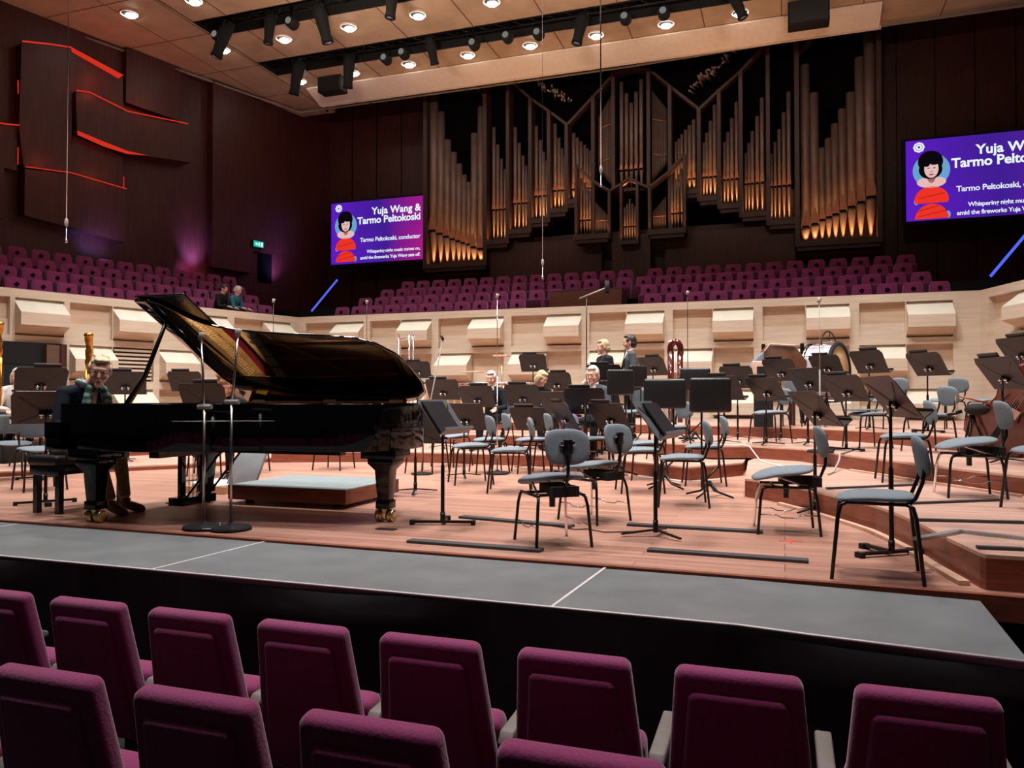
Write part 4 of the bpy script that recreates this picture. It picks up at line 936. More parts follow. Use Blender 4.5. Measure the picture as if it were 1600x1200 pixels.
def cello_chair():
    t = thing('adjustable_chair', '', 'chair')
    g = G(); pad(g, .44, .46, 0, .05, SEATF, dip=.05, curve=-.02); g.M = Matrix()
    q = Matrix.Translation((.03, 0, .475)) @ Euler((0, R(5), 0)).to_matrix().to_4x4(); g.v = [q @ p for p in g.v]; g.build('seat', t)
    g = G(); backpad(g, .33, .25, .04, SEATF, SEATF, 12, -.24, .695, -.04); g.build('backrest', t)
    G().box((-.275, 0, .72), (.03, .11, .03), CHROME).box((-.285, 0, .70), (.035, .06, .1), BLACK).build('back_bracket', t, .005)
    G().tube([(-.29, 0, .72), (-.29, 0, .52), (-.25, 0, .42), (-.12, 0, .40)], .013, BLACK, 8).build('back_post', t)
    g = G(); g.box((-.08, 0, .40), (.26, .16, .055), MATTE); g.box((-.2, 0, .39), (.1, .2, .07), MATTE); g.tube([(0, 0, .40), (0, 0, .26)], .022, BLACK, 10); g.tube([(-.05, 0, .40), (.16, 0, .455)], .01, STEEL, 6)
    g.tube([(.1, -.12, .44), (-.14, -.16, .36)], .008, STEEL, 6); g.tube([(.1, .12, .44), (-.14, .16, .36)], .008, STEEL, 6); g.build('mechanism', t)
    g = G()
    for sy in (-1, 1): g.tube([(-.18, sy * .17, .355), (.18, sy * .17, .355)], .011, BLACK, 6)
    g.tube([(-.1, -.17, .355), (-.1, .17, .355)], .011, BLACK, 6); g.tube([(.1, -.17, .355), (.1, .17, .355)], .011, BLACK, 6); g.build('seat_frame', t)
    for sx in (-1, 1):
        for sy in (-1, 1): G().tube([(sx * .15, sy * .17, .357), (sx * .185, sy * .175, .34), (sx * .2, sy * .185, .28), (sx * .225, sy * .205, 0)], .011, CHROME if sx > 0 and sy < 0 else BLACK, 8).build('leg', t)
    for sy in (-1, 1): G().tube([(-.215, sy * .195, .15), (-.09, sy * .195, .15), (-.05, sy * .2, .13), (.05, sy * .2, .13), (.09, sy * .195, .15), (.215, sy * .195, .15)], .005, STEEL, 5).build('stretcher', t)
    return t
PROTO = {'std': std_chair('orchestra_chair', SEATF), 'cello': cello_chair(), 'lilac': std_chair('lilac_chair', LILAC)}
for x, y, z, h, k, lab in CH:
    place(PROTO[k], USED, (x, y, z), R(h), lab, 'grey orchestra chairs' if k != 'lilac' else None)
# ------------------------------------------------------------ music stands (local: reader at +X)
def stand_parts():
    P_ = {}
    g = G(); g.tube([(0, 0, .03), (0, 0, .12)], .02, BLACK, 10)
    for a in (90, 210, 330): g.slab([(0, -.013), (.26, -.011), (.26, .011), (0, .013)], (0, 0, .045), (math.cos(R(a)) * .99, math.sin(R(a)) * .99, -.12), (-math.sin(R(a)), math.cos(R(a)), 0), .012, BLACK)
    P_['tripod'] = g.mesh('base')
    g = G(); g.tube([(0, 0, .02), (0, 0, .1)], .02, BLACK, 10); g.box((.0, 0, .025), (.035, .50, .02), BLACK)
    for s in (-1, 1): g.box((0, s * .25, .018), (.06, .035, .036), MATTE)
    g.box((-.13, 0, .025), (.26, .035, .02), BLACK); g.box((-.25, 0, .018), (.04, .06, .036), MATTE)
    P_['tbase'] = g.mesh('base')
    g = G(); g.tube([(0, 0, 0), (0, 0, .55)], .016, BLACK, 10, False); g.tube([(0, 0, .5), (0, 0, 1)], .011, BLACK, 10); P_['post'] = g.mesh('post')
    for nm, m in (('dark', DESKM), ('grey', DESKG), ('brown', mat('stand_desk_brown', (66, 48, 40), .4, .1, var=.2, scale=6))):
        g = G(); g.slab([(-.24, -.17), (.24, -.17), (.255, .12), (.225, .17), (-.225, .17), (-.255, .12)], (0, 0, 0), (0, 1, 0), (0, 0, 1), -.006, m, m)
        P_['desk' + nm] = g.mesh('desk')
        g = G(); g.box((.035, 0, -.17), (.075, .5, .006), m); g.box((.072, 0, -.162), (.005, .5, .022), m); P_['ledge' + nm] = g.mesh('ledge')
    g = G()
    for s in (-1, 1):
        g.slab([(0, -.05), (.20, .12), (.205, .105), (.02, -.07)], (-.008, 0, 0), (0, s, 0), (0, 0, 1), .012 * s, FOLD)
        g.slab([(0, -.05), (.2, -.15), (.19, -.16), (0, -.07)], (-.008, 0, 0), (0, s, 0), (0, 0, 1), .01 * s, FOLD)
    P_['brace'] = g.mesh('brace')
    g = G(); g.box((-.02, 0, -.06), (.03, .1, .03), BLACK)
    for s in (-1, 1): g.ell((-.035, s * .035, -.05), (.014, .022, .014), CHROME, seg=8, rings=5); g.ell((-.035, s * .035, -.075), (.012, .014, .01), CHROME, seg=8, rings=5)
    P_['clamp'] = g.mesh('clamp')
    return P_
SP = stand_parts()
def inst(me, nm, parent, loc=(0, 0, 0), rot=(0, 0, 0), sc=(1, 1, 1)):
    o = bpy.data.objects.new(nm, me); C.objects.link(o); o.parent = parent; o.location = loc; o.rotation_euler = rot; o.scale = sc; return o
FOLDM = G().slab([(-.17, 0), (.17, 0), (.17, .3), (-.17, .3)], (0, 0, 0), (0, 1, 0), (0, 0, 1), .014, FOLD).mesh('music_folder')
FOLDT = G().slab([(-.155, 0), (.155, 0), (.155, .43), (-.155, .43)], (0, 0, 0), (0, 1, 0), (0, 0, 1), .014, FOLD).mesh('music_folder')
BOOKM = G().slab([(-.2, 0), (.2, 0), (.2, .3), (-.2, .3)], (0, 0, 0), (0, 1, 0), (0, 0, 1), .008, PAPER).mesh('sheet_music')
nofold = ('second', 'low music stand just', 'narrow')
for i, (x, y, z, h, rz, tl, k, lab) in enumerate(ST):
    t = thing('music_stand', lab, 'music stand', (x, y, z), R(rz), 'black orchestra music stands')
    base = 'tbase' if (i in (0, 2, 4) or i % 5 == 3) and i != 3 else 'tripod'
    b = inst(SP[base], 'base', t, rot=(0, 0, R(-70) if i in (0, 2) else 0))
    inst(SP['post'], 'post', t, (0, 0, .03), sc=(1, 1, h - .06))
    ds = 1.0 if i < 3 else 1.18
    d = inst(SP['desk' + k], 'desk', t, (.0, 0, h), (0, R(-tl), 0), (ds, ds, ds))
    inst(SP['ledge' + k], 'ledge', d); inst(SP['brace'], 'brace', d); inst(SP['clamp'], 'clamp', d)
    # folder or sheets resting against the desk
    q = Matrix.Translation((x, y, z)) @ Matrix.Rotation(R(rz), 4, 'Z') @ Matrix.Translation((0, 0, h)) @ Matrix.Rotation(R(-tl), 4, 'Y')
    def lean(me, nm, off, lab2, cat, grp, up=0):
        o = bpy.data.objects.new(nm, me); C.objects.link(o); o.matrix_world = q @ Matrix.Translation((.012, off, -.165 + up)); tag(o, lab2, cat, grp); return o
    short = lab.replace('music stand', 'stand')
    if k == 'grey' or (k == 'dark' and i not in (3, 6, 9, 24)):
        f = lean(FOLDM, 'music_folder', .06 if i % 2 else -.07, 'black folder on the ' + short, 'folder', 'black music folders')
        if k != 'grey': f.data = FOLDT; f.matrix_world = q @ Matrix.Translation((.012, .06 if i % 3 else -.06, -.19))
    if i in (4, 9, 12): lean(BOOKM, 'sheet_music', 0, 'white sheet music on the ' + short, 'sheet music', None, .01)
# ------------------------------------------------------------ leather sound shields on poles
def shield(label, x, y, z, h, rz, w=.52, hh=.40, pole=True):
    t = thing('sound_shield', label, 'sound shield', (x, y, z), R(rz))
    g = G(); g.box((0, 0, h), (.07, w, hh), LEATH); g.build('pad', t, .03, 4)
    for s in (-.08, .1): G().tube([(-.05, s, .1 if s < 0 else .3), (-.05, s, h - .05)], .011, BLACK, 8).build('pole', t)
    g = G()
    for k in range(4): a = R(45 + 90 * k); g.tube([(-.05, 0, .16), (-.05 + .1 * math.cos(a), .1 * math.sin(a), .06), (-.05 + .27 * math.cos(a), .27 * math.sin(a), .014)], [.022, .012, .01], BLACK, 7)
    g.tube([(-.05, -.08, .14), (-.05, .1, .32)], .012, BLACK, 6)
    g.build('base', t); return t
shield('right one of the two large black leather sound shields', -.72, 8.35, 0, 1.06, -68, .44, .36)
shield('left one of the two large black leather sound shields', -1.28, 9.0, 0, 1.08, -78, .48, .34)
shield('smaller square leather sound shield beside the elderly man', -2.05, 10.3, 0, 1.24, -55, .38, .34)
shield('curved-edged leather sound shield in front of the standing man', -2.1, 11.9, .17, 1.36 - .17, -40, .34, .34)
shield('wide leather sound shield in the background behind the contrabassoon', -1.25, 11.95, .36, .95, -80, .44, .34)
# ------------------------------------------------------------ tall microphones in the orchestra
mic_stand('tallest microphone stand with a boom, left of the standing woman', -2.85, 11.7, .17, 2.42, (0, 0), None, r=.014, base='tri', m=BLACK, boom=.32)
mic_stand('thin microphone pole in front of the grey-haired man', -3.68, 10.0, 0, 2.4, r=.009, m=STEEL)
mic_stand('thin microphone pole behind the tail of the piano lid', -7.0, 12.3, .17, 2.55, r=.009, m=BLACK)
mic_stand('thin microphone pole in front of the left corner seats', -7.98, 10.95, .0, 2.62, r=.009, m=BLACK)
mic_stand('thin microphone pole rising behind the contrabassoon', -1.49, 13.1, .36, 2.38, r=.009, m=BLACK)
mic_stand('thin microphone pole rising through the right stand cluster', .42, 10.4, .36, 1.86, r=.009, m=GREYP)
g = G(); g.tube([(-.0, 0, 0), (.33, 0, 1.45)], .009, GREYP, 6); g.tube([(.33, 0, 1.45), (.30, 0, 1.5)], .02, BLACK, 8)
t = thing('microphone_stand', 'slanting microphone rod rising behind the piano tail', 'microphone stand', (-4.62, 9.6, 0)); o = G().lathe([(.14, 0), (.14, .02), (.02, .04)], (0, 0, 0), MATTE, 20).build('base', t)
G().tube([(0, 0, .03), (.02, 0, .5), (.36, -.1, 1.82)], .009, GREYP, 6).build('pole', t); G().tube([(.36, -.1, 1.8), (.33, -.1, 1.86)], .02, BLACK, 8).build('microphone', t)
def hang(label, x, y, z, r=.006):
    t = thing('hanging_microphone', label, 'microphone', (x, y, z)); G().tube([(0, 0, 0), (0, 0, ZC - z)], r, STEEL, 5).build('cable', t)
    G().tube([(0, 0, -.28), (0, 0, -.24), (0, 0, -.23), (0, 0, .0)], [.02, .02, .006, .006], STEEL, 8).build('rod', t)
    g = G(); g.ell((0, 0, .03), (.03, .03, .07), GREYP, seg=10, rings=6); g.build('clamp', t)
hang('microphone hanging on a bright cable in front of the organ centre', -3.08, 13.75, 5.1, .012)
hang('microphone hanging on a long cable before the left side wall', -10.41, 9.1, 3.7, .008)
hang('microphone hanging on a thin cable under the left organ towers', -4.36, 14.36, 3.6, .004)
# ------------------------------------------------------------ percussion and big instruments
t = thing('bass_drum', 'large bass drum with pale head standing on its side before the back wall', 'drum', (.72, 15.2, .72), R(-24))
g = G(); g.lathe([(.46, -.24), (.5, -.22), (.5, .22), (.46, .24)], (0, 0, .78), mat('drum_shell', (176, 168, 172), .4, .1), 36, 'X'); g.build('shell', t)
for s in (-1, 1):
    G().lathe([(.45, 0), (.44, .012), (.0, .014)], (s * .235 - (.007 if s > 0 else -.0), 0, .78), mat('drum_head', (214, 176, 128), .5), 36, 'X').build('head', t)
    G().lathe([(.47, -.03), (.53, -.03), (.53, .02), (.47, .02)], (s * .235, 0, .78), CHROME if s < 0 else MATTE, 36, 'X', False).build('hoop', t)
g = G()
for k in range(12): a = 2 * PI * k / 12; g.tube([(-.24, .54 * math.cos(a), .78 + .54 * math.sin(a)), (.24, .54 * math.cos(a), .78 + .54 * math.sin(a))], .008, CHROME, 5)
g.build('tension_rods', t)
g = G()
for s in (-1, 1): g.tube([(-.25, s * .35, -.18), (-.1, s * .3, .45)], .016, BLACK, 6); g.tube([(.25, s * .35, -.18), (.1, s * .3, .45)], .016, BLACK, 6)
g.box((0, 0, .24), (.4, .6, .03), BLACK); g.build('cradle', t)
g = G(); pts = [(.05, .34 * math.cos(R(a)), 1.25 + .26 * math.sin(R(a))) for a in range(0, 181, 20)]; g.tube(pts, .012, BLACK, 6); g.tube([(.05, 0, 1.25), (.05, .05, 1.5)], .008, BLACK, 5); g.build('suspension_ring', t)
t = thing('gong_frame', 'black rectangular gong frame behind the timpani', 'frame', (-.02, 16.3, .54), 0); g = G()
for s in (-1, 1): g.box((s * .36, 0, .78), (.07, .06, 1.56), BLACK); g.box((s * .36, 0, .03), (.09, .5, .05), BLACK)
g.tube([(-.36, 0, 1.52), (.36, 0, 1.52)], .012, GREYP, 6); g.tube([(-.36, 0, 1.28), (.36, 0, 1.28)], .01, GREYP, 6); g.build('frame_bars', t)
t = thing('percussion_cabinet', 'faceted brown wooden drum box with grey side in front of the gong frame', 'box', (-.1, 14.9, .54), R(12))
g = G(); g.slab([(-.3, .88), (.42, .88), (.46, 1.14), (.26, 1.41), (-.18, 1.44), (-.28, 1.32)], (0, -.2, 0), (1, 0, 0), (0, 0, 1), -.4, mat('chest_wood', (96, 58, 38), .45, var=.2)); g.build('body', t, .01)
g = G(); g.slab([(-.62, .88), (-.3, .88), (-.28, 1.32), (-.4, 1.2)], (0, -.22, 0), (1, 0, 0), (0, 0, 1), -.4, SEATF); g.tube([(-.28, -.23, 1.32), (-.18, -.22, 1.45), (.26, -.22, 1.42)], .015, NOSEM, 6); g.build('side_panel', t, .008)
for sx in (-.35, .35):
    for sy in (-.1, .15): G().box((sx * .7, sy, .44), (.05, .05, .88), DWALL).build('leg', t)
t = thing('open_crate', 'small light wooden crate with a dark grille left of the right stand cluster', 'crate', (-.33, 13.9, .54), R(5)); g = G(); g.box((0, 0, .86), (.36, .3, .5), NOSEM); g.build('body', t, .01)
G().box((0, -.152, .86), (.22, .01, .32), FOLD).build('grille', t); G().box((0, 0, .305), (.3, .26, .61), MATTE).build('stool_base', t)
t = thing('marimba', 'long marimba with pale bars seen above the stands behind the grey-haired man', 'marimba', (-5.35, 14.15, .36), R(6)); g = G()
for k in range(34): g.box((-1.15 + k * .07, 0, .93), (.055, .36 - .004 * k, .022), SPRUCE if k % 2 else NOSEM)
g.build('bars', t); g = G()
for s in (-.2, .2): g.tube([(-1.2, s, .96), (1.25, s * .7, .96)], .014, STEEL, 6)
g.box((-1.22, 0, .7), (.04, .6, .5), NOSEM); g.box((1.25, 0, .7), (.04, .4, .5), NOSEM); g.box((-1.22, 0, .22), (.04, .05, .44), STEEL); g.box((1.25, 0, .22), (.04, .05, .44), STEEL); g.build('frame', t); g = G()
for k in range(17): g.tube([(-1.12 + k * .14, -.08, .9), (-1.12 + k * .14, -.08, .35 + .018 * k)], .024, BRASS, 8)
g.build('resonators', t)
t = thing('glockenspiel', 'small glockenspiel with black and red bars behind the piano lid tail', 'glockenspiel', (-6.85, 14.4, .36)); g = G(); g.box((0, 0, .95), (.6, .36, .07), MATTE)
for k in range(14): g.box((-.27 + k * .04, 0, 1.0), (.028, .28, .012), REDB if k % 2 else IVORY)
g.build('bars', t); G().tube([(0, 0, 0), (0, 0, .93)], .02, BLACK, 6).box((0, 0, .01), (.4, .4, .02), BLACK).build('stand', t)
def tray(label, x, y, z, h, w):
    t = thing('trap_table', label, 'tray stand', (x, y, z)); G().box((0, 0, h), (w, .25, .03), NOSEM).build('tray', t, .01)
    g = G(); g.tube([(0, 0, .12), (0, 0, h)], .01, BRASS, 6)
    for k in range(3): a = 2.1 * k; g.tube([(0, 0, .14), (.2 * math.cos(a), .2 * math.sin(a), .01)], .008, BLACK, 5)
    g.build('stand', t)
tray('small wooden tray on a pole left of the marimba end', -6.3, 15.6, .54, 1.05, .42)
tray('thin high tray on a pole in front of the back wall', -5.75, 15.9, .54, 1.4, .32)
t = thing('tubular_bells', 'chrome tubular bell frame rising above the piano lid', 'tubular bells', (-7.95, 15.75, .54), 0); g = G()
for x in (-.2, .06, .16): g.tube([(x, 0, .1), (x, 0, 1.9)], .018, CHROME, 8)
g.tube([(-.22, 0, 1.8), (.2, 0, 1.86)], .014, CHROME, 6); g.ell((-.2, 0, 1.9), (.035, .035, .03), CHROME, seg=8, rings=5); g.ell((.16, 0, 1.92), (.035, .035, .03), CHROME, seg=8, rings=5); g.build('tubes', t)
g = G(); g.box((0, 0, .05), (.6, .4, .06), BLACK); g.build('base', t)
t = thing('contrabassoon', 'dark red contrabassoon standing upright on a black stand', 'bassoon', (-1.56, 12.1, .36)); g = G()
g.tube([(-.07, 0, .3), (-.07, 0, 1.38)], [.045, .05], REDB, 12); g.tube([(.07, 0, .3), (.07, 0, 1.35)], [.04, .045], REDB, 12)
g.tube([(.075, 0, 1.33)] + [(.08 * math.cos(R(a)) + .0, 0, 1.4 + .13 * math.sin(R(a))) for a in range(0, 181, 30)] + [(-.075, 0, 1.36)], .048, REDB, 12); g.build('body', t)
g = G()
for k in range(9): g.ell((-.07 + .13 * (k % 2), -.055, .5 + .1 * k), (.014, .012, .02), CHROME, seg=8, rings=5)
g.tube([(0, -.05, .4), (0, -.05, 1.35)], .006, CHROME, 5); g.ell((-.06, 0, 1.53), (.05, .04, .025), IVORY, seg=10, rings=5); g.build('keywork', t)
g = G(); g.tube([(-.42, -.06, .78), (-.3, -.06, .81), (.3, -.06, .81), (.42, -.06, .78)], .018, BLACK, 6); g.tube([(.16, -.03, .05), (.16, -.03, .9)], .014, BLACK, 6)
for k in range(3): a = 2.1 * k + .5; g.tube([(0, 0, .15), (.3 * math.cos(a), .3 * math.sin(a), .01)], .012, BLACK, 5)
g.tube([(0, 0, .1), (0, 0, .5)], .014, BLACK, 6); g.build('stand', t)
# double bass lying tilted at the right edge
t = thing('double_bass', 'dark red double bass leaning on its side at the right edge of the stage', 'double bass', (2.52, 10.35, .36))
bass = t
def basspt():
    pr = [(0, .02), (.0, .20), (.06, .30), (.16, .345), (.28, .33), (.4, .27), (.48, .225), (.56, .21), (.64, .225), (.74, .26), (.86, .265), (.96, .22), (1.06, .13), (1.12, .05), (1.13, .02)]
    return [(y, x) for x, y in pr] + [(-y, x) for x, y in pr[::-1]]
q = Matrix.Translation((-.30, 0, .12)) @ Euler((R(14), R(30), R(-14))).to_matrix().to_4x4()
g = G(); g.M = q; g.slab(basspt(), (0, .09, 0), (1, 0, 0), (0, 0, 1), .18, REDB, mat('bass_front', (104, 46, 30), .2, var=.3, scale=3, coat=.5)); o = g.build('body', t, .02, 3)
g = G(); g.M = q; g.slab([(-.03, 1.08), (.03, 1.08), (.022, 1.75), (-.022, 1.75)], (0, -.13, 0), (1, 0, 0), (0, 0, 1), -.04, MATTE); g.tube([(0, -.14, 1.75), (0, -.12, 1.9)], [.03, .02], REDB, 8); g.build('neck', t)
g = G(); g.M = q; g.slab([(-.025, .62), (.025, .62), (.035, .1), (-.035, .1)], (0, -.14, 0), (1, 0, 0), (0, 0, 1), -.015, MATTE); g.box((0, -.15, .5), (.16, .02, .1), NOSEM)
for s in (-1, 1): g.tube([(s * .12, -.102, .42), (s * .1, -.102, .5), (s * .13, -.102, .58), (s * .11, -.102, .66)], .009, MATTE, 5)
for k in range(4): g.tube([(-.02 + .013 * k, -.165, .3), (-.03 + .02 * k, -.175, .52), (-.015 + .01 * k, -.18, 1.7)], .0025, STEEL, 4)
g.build('fittings', t)
G().tube([q @ Vector((0, 0, -.02)), q @ Vector((0, 0, -.18))], .008, STEEL, 6).build('endpin', t)
t = thing('bow', 'orange wooden double bass bow lying across a chair beside the bass', 'bow', (2.05, 10.1, .36)); G().tube([(-.2, 0, .7), (.1, .05, .62), (.32, .08, .55)], .009, SPRUCE, 6).build('stick', t); G().box((.24, .07, .57), (.06, .02, .03), IVORY).build('frog', t); G().tube([(-.2, 0, .7), (-.2, .0, .52)], .004, GREYP, 4).build('hair', t)
t = thing('bass_stool', 'tall black stool with clamped gear left of the double bass', 'stool', (2.02, 10.15, .36))
for k in range(3): a = 2.1 * k; G().tube([(0, 0, .5), (.17 * math.cos(a), .17 * math.sin(a), 0)], .013, BLACK, 6).build('leg', t)
g = G(); g.ell((0.05, 0, .54), (.13, .12, .07), MATTE, seg=14, rings=8); g.tube([(-.25, 0, .47), (-.1, 0, .52)], .02, BLACK, 6); g.build('seat', t)
# harps
def harp(label, x, y, z, rz, hh=1.85):
    t = thing('concert_harp', label, 'harp', (x, y, z), R(rz))
    g = G(); k = hh / 1.85
    g.lathe([(a, b * k) for a, b in ((.10, .14), (.11, .17), (.08, .2), (.09, .24), (.055, .3), (.06, .34), (.04, .38), (.037, 1.0), (.036, 1.32), (.05, 1.36), (.055, 1.42), (.04, 1.46), (.05, 1.52), (.05, 1.58), (.035, 1.62), (.045, 1.68), (.06, 1.74), (.062, 1.8), (.075, 1.82), (.06, 1.85), (.02, 1.86))], (0, 0, 0), GOLD, 18)
    for j in range(10): a = 2 * PI * j / 10; g.tube([(.04 * math.cos(a), .04 * math.sin(a), .4 * k), (.04 * math.cos(a), .04 * math.sin(a), 1.3 * k)], .008, GOLD, 5)
    g.build('column', t)
    g = G(); g.slab([(-.16, 0), (.42, 0), (.44, .1), (.3, .16), (.12, .14), (-.1, .16), (-.17, .1)], (0, .17, .02), (1, 0, 0), (0, 0, 1), .34, GOLD)
    for sx in (-.13, .38):
        for sy in (-.15, .15): g.ell((sx, sy, .025), (.06, .04, .03), GOLD, seg=8, rings=5)
    g.build('base', t, .012)
    G().tube([(0, 0, 1.76 * k), (.12, 0, 1.72 * k), (.28, 0, 1.5 * k), (.42, 0, 1.4 * k), (.58, 0, 1.46 * k), (.7, 0, 1.5 * k), (.76, 0, 1.42 * k)], [.045, .05, .045, .04, .05, .055, .04], GOLD, 10).build('neck', t)
    g = G(); a, b = Vector((.3, 0, .14)), Vector((.76, 0, 1.44 * k)); d = (b - a).normalized()
    g.tube([a, a.lerp(b, .5), b], [.19, .13, .06], GOLD, 12, flat=.8); g.tube([a + Vector((-.1, 0, .1)), b + Vector((-.05, 0, -.1))], [.10, .03], IVORY, 6, flat=1.0); g.build('soundbox', t)
    g = G()
    for j in range(30):
        f = j / 29; p = a.lerp(b, .08 + .86 * f) + Vector((-.06, 0, 0)); tx = .08 + .62 * f; tz = (1.72 - .9 * min(f, .5) * (1 - .2 * f) + (.1 if f > .5 else 0) * 0) * k
        tz = (1.70 - 1.1 * f + .95 * f * f) * k; g.tube([p, (tx, 0, tz)], .003, IVORY if j % 7 else FELTR, 3)
    g.build('strings', t)
t = thing('harp_platform', 'dark box platform under the nearer gold harp', 'platform', (-11.15, 8.75, .07)); G().box((-.05, 0, .15), (.9, .7, .3), MATTE).build('box', t, .01)
harp('tall gold concert harp with carved column at the left edge', -11.35, 8.75, .37, 168, 1.82)
harp('second gold concert harp standing behind the pianist', -10.65, 9.75, .15, 131, 1.93)
# ------------------------------------------------------------ strips, boards, cables on the floor
def strip(label, pts, m=RUBBER, w=.09, th=.018, nm='floor_strip'):
    t = thing(nm, label, 'floor strip', (0, 0, 0)); g = G()
    for a, b in zip(pts, pts[1:]):
        a, b = Vector(a), Vector(b); d = (b - a); L_ = d.length; d.normalize(); sd = Vector((0, 0, 1)).cross(d).normalized(); up = d.cross(sd)
        g.slab([(0, -w / 2), (L_, -w / 2), (L_, w / 2), (0, w / 2)], a, d, sd, th, m)
    g.build('strip', t); return t

strip('pale wooden batten lying along the foot of the curved right riser', [(-.05, 8.0, .001), (.18, 7.6, .001), (.34, 7.25, .001), (.5, 6.9, .001), (.62, 6.6, .001), (.71, 6.25, .001), (.79, 5.88, .001)], NOSEM, .05, .025, 'floor_batten')
strip('second pale wooden batten at the front end of the curved right riser', [(.79, 5.8, .001), (.86, 5.3, .001), (.93, 4.9, .001)], NOSEM, .06, .025, 'floor_batten')

def cable(label, pts, r=.006, m=GREYP):
    o = G().tube(pts, r, m, 6).build('cable'); tag(o, label, 'cable')
cable('grey hose running from the second riser down to the right front riser', [(.95, 11.5, .37), (.72, 10.4, .375), (.62, 9.98, .375), (.6, 9.86, .3), (.52, 9.5, .2), (.45, 9.2, .2)], .012)
cable('white cable hanging from the riser corner right of the leather shields', [(-1.0, 11.5, .368), (-.55, 11.6, .37), (-.46, 11.42, .36), (-.3, 10.9, .2), (-.1, 10.3, .2), (.05, 10.0, .2)], .007, PAPER)
cable('white cable loop on the floor beside the angular riser', [(-1.9, 10.4, .01), (-1.7, 10.1, .01), (-1.45, 10.05, .01), (-1.2, 9.8, .01), (-1.0, 9.85, .01), (-.75, 10.2, .01)], .006, PAPER)
cable('thin black cable on the floor beside the nearest adjustable chair', [(-1.75, 6.05, .008), (-1.55, 5.95, .008), (-1.45, 6.0, .008), (-1.3, 5.9, .008), (-1.1, 5.98, .008)], .005, BLACK)
cable('thin cable lying between the round bases of the front microphone stands', [(-4.35, 5.2, .02), (-4.2, 5.1, .045), (-4.12, 4.98, .02), (-4.28, 4.93, .02), (-4.0, 5.0, .03)], .004, GREYP)
t = thing('tape_mark', 'small red tape cross on the floor under the right adjustable chair', 'tape mark', (.04, 6.0, .001)); REDT = mat('red_tape', (232, 70, 50), .5)
G().box((0, 0, .001), (.16, .02, .002), REDT).box((0, .0, .0015), (.02, .14, .002), REDT).build('tape', t)
t = thing('floor_plate', 'small dark metal socket plate in the stage floor near the piano tail', 'floor plate', (-2.95, 5.5, .001)); G().box((0, 0, .003), (.16, .07, .006), MATTE).build('plate', t)
strip('pale wooden batten along the foot of the second riser on the right', [(.72, 9.86, .191), (1.0, 9.33, .191), (1.26, 8.82, .191), (1.6, 8.23, .191), (1.9, 7.73, .191)], NOSEM, .04, .02, 'floor_batten')
t = thing('folder', 'grey folder lying on the chair seat in the right stand cluster', 'folder', (1.0, 11.55, .862), R(25)); G().box((0, 0, .01), (.36, .3, .02), SEATF).build('cover', t, .005)
strip('black ribbed floor strip in front of the piano tail', [(-2.54, 5.08, 0.001), (-1.54, 5.05, 0.001)])
strip('black ribbed floor strip behind the first silver stand', [(-2.63, 6.25, 0.001), (-1.6, 6.08, 0.001)])
strip('black ribbed floor strip nearest the platform edge on the right', [(-0.87, 5.31, 0.001), (0.14, 5.27, 0.001)])
strip('black ribbed floor strip behind the second silver stand', [(-1.2, 6.32, 0.001), (-0.16, 6.3, 0.001)])
strip('ribbed metal strip bent over the riser edge at the far right', [(0.73, 5.16, 0.191), (1.03, 5.55, 0.191), (1.4, 5.37, 0.191)], RUBBERL, .05)
strip('dark strip crossing the right riser behind the nearest chair', [(0.7, 6.75, 0.191), (0.95, 6.91, 0.191), (1.65, 7.36, 0.191)], RUBBER, .04)
strip('thin dark strip at the back of the right riser', [(0.37, 7.78, 0.191), (1.2, 8.41, 0.191)], RUBBER, .04)
strip('dark metal strip along the right riser towards the right edge', [(0.86, 5.98, 0.191), (1.51, 6.09, 0.191)], RUBBER, .04)
strip('dark angled bar at the front corner of the right riser', [(1.01, 4.99, 0.191), (1.24, 5.01, 0.191)], RUBBER, .04)
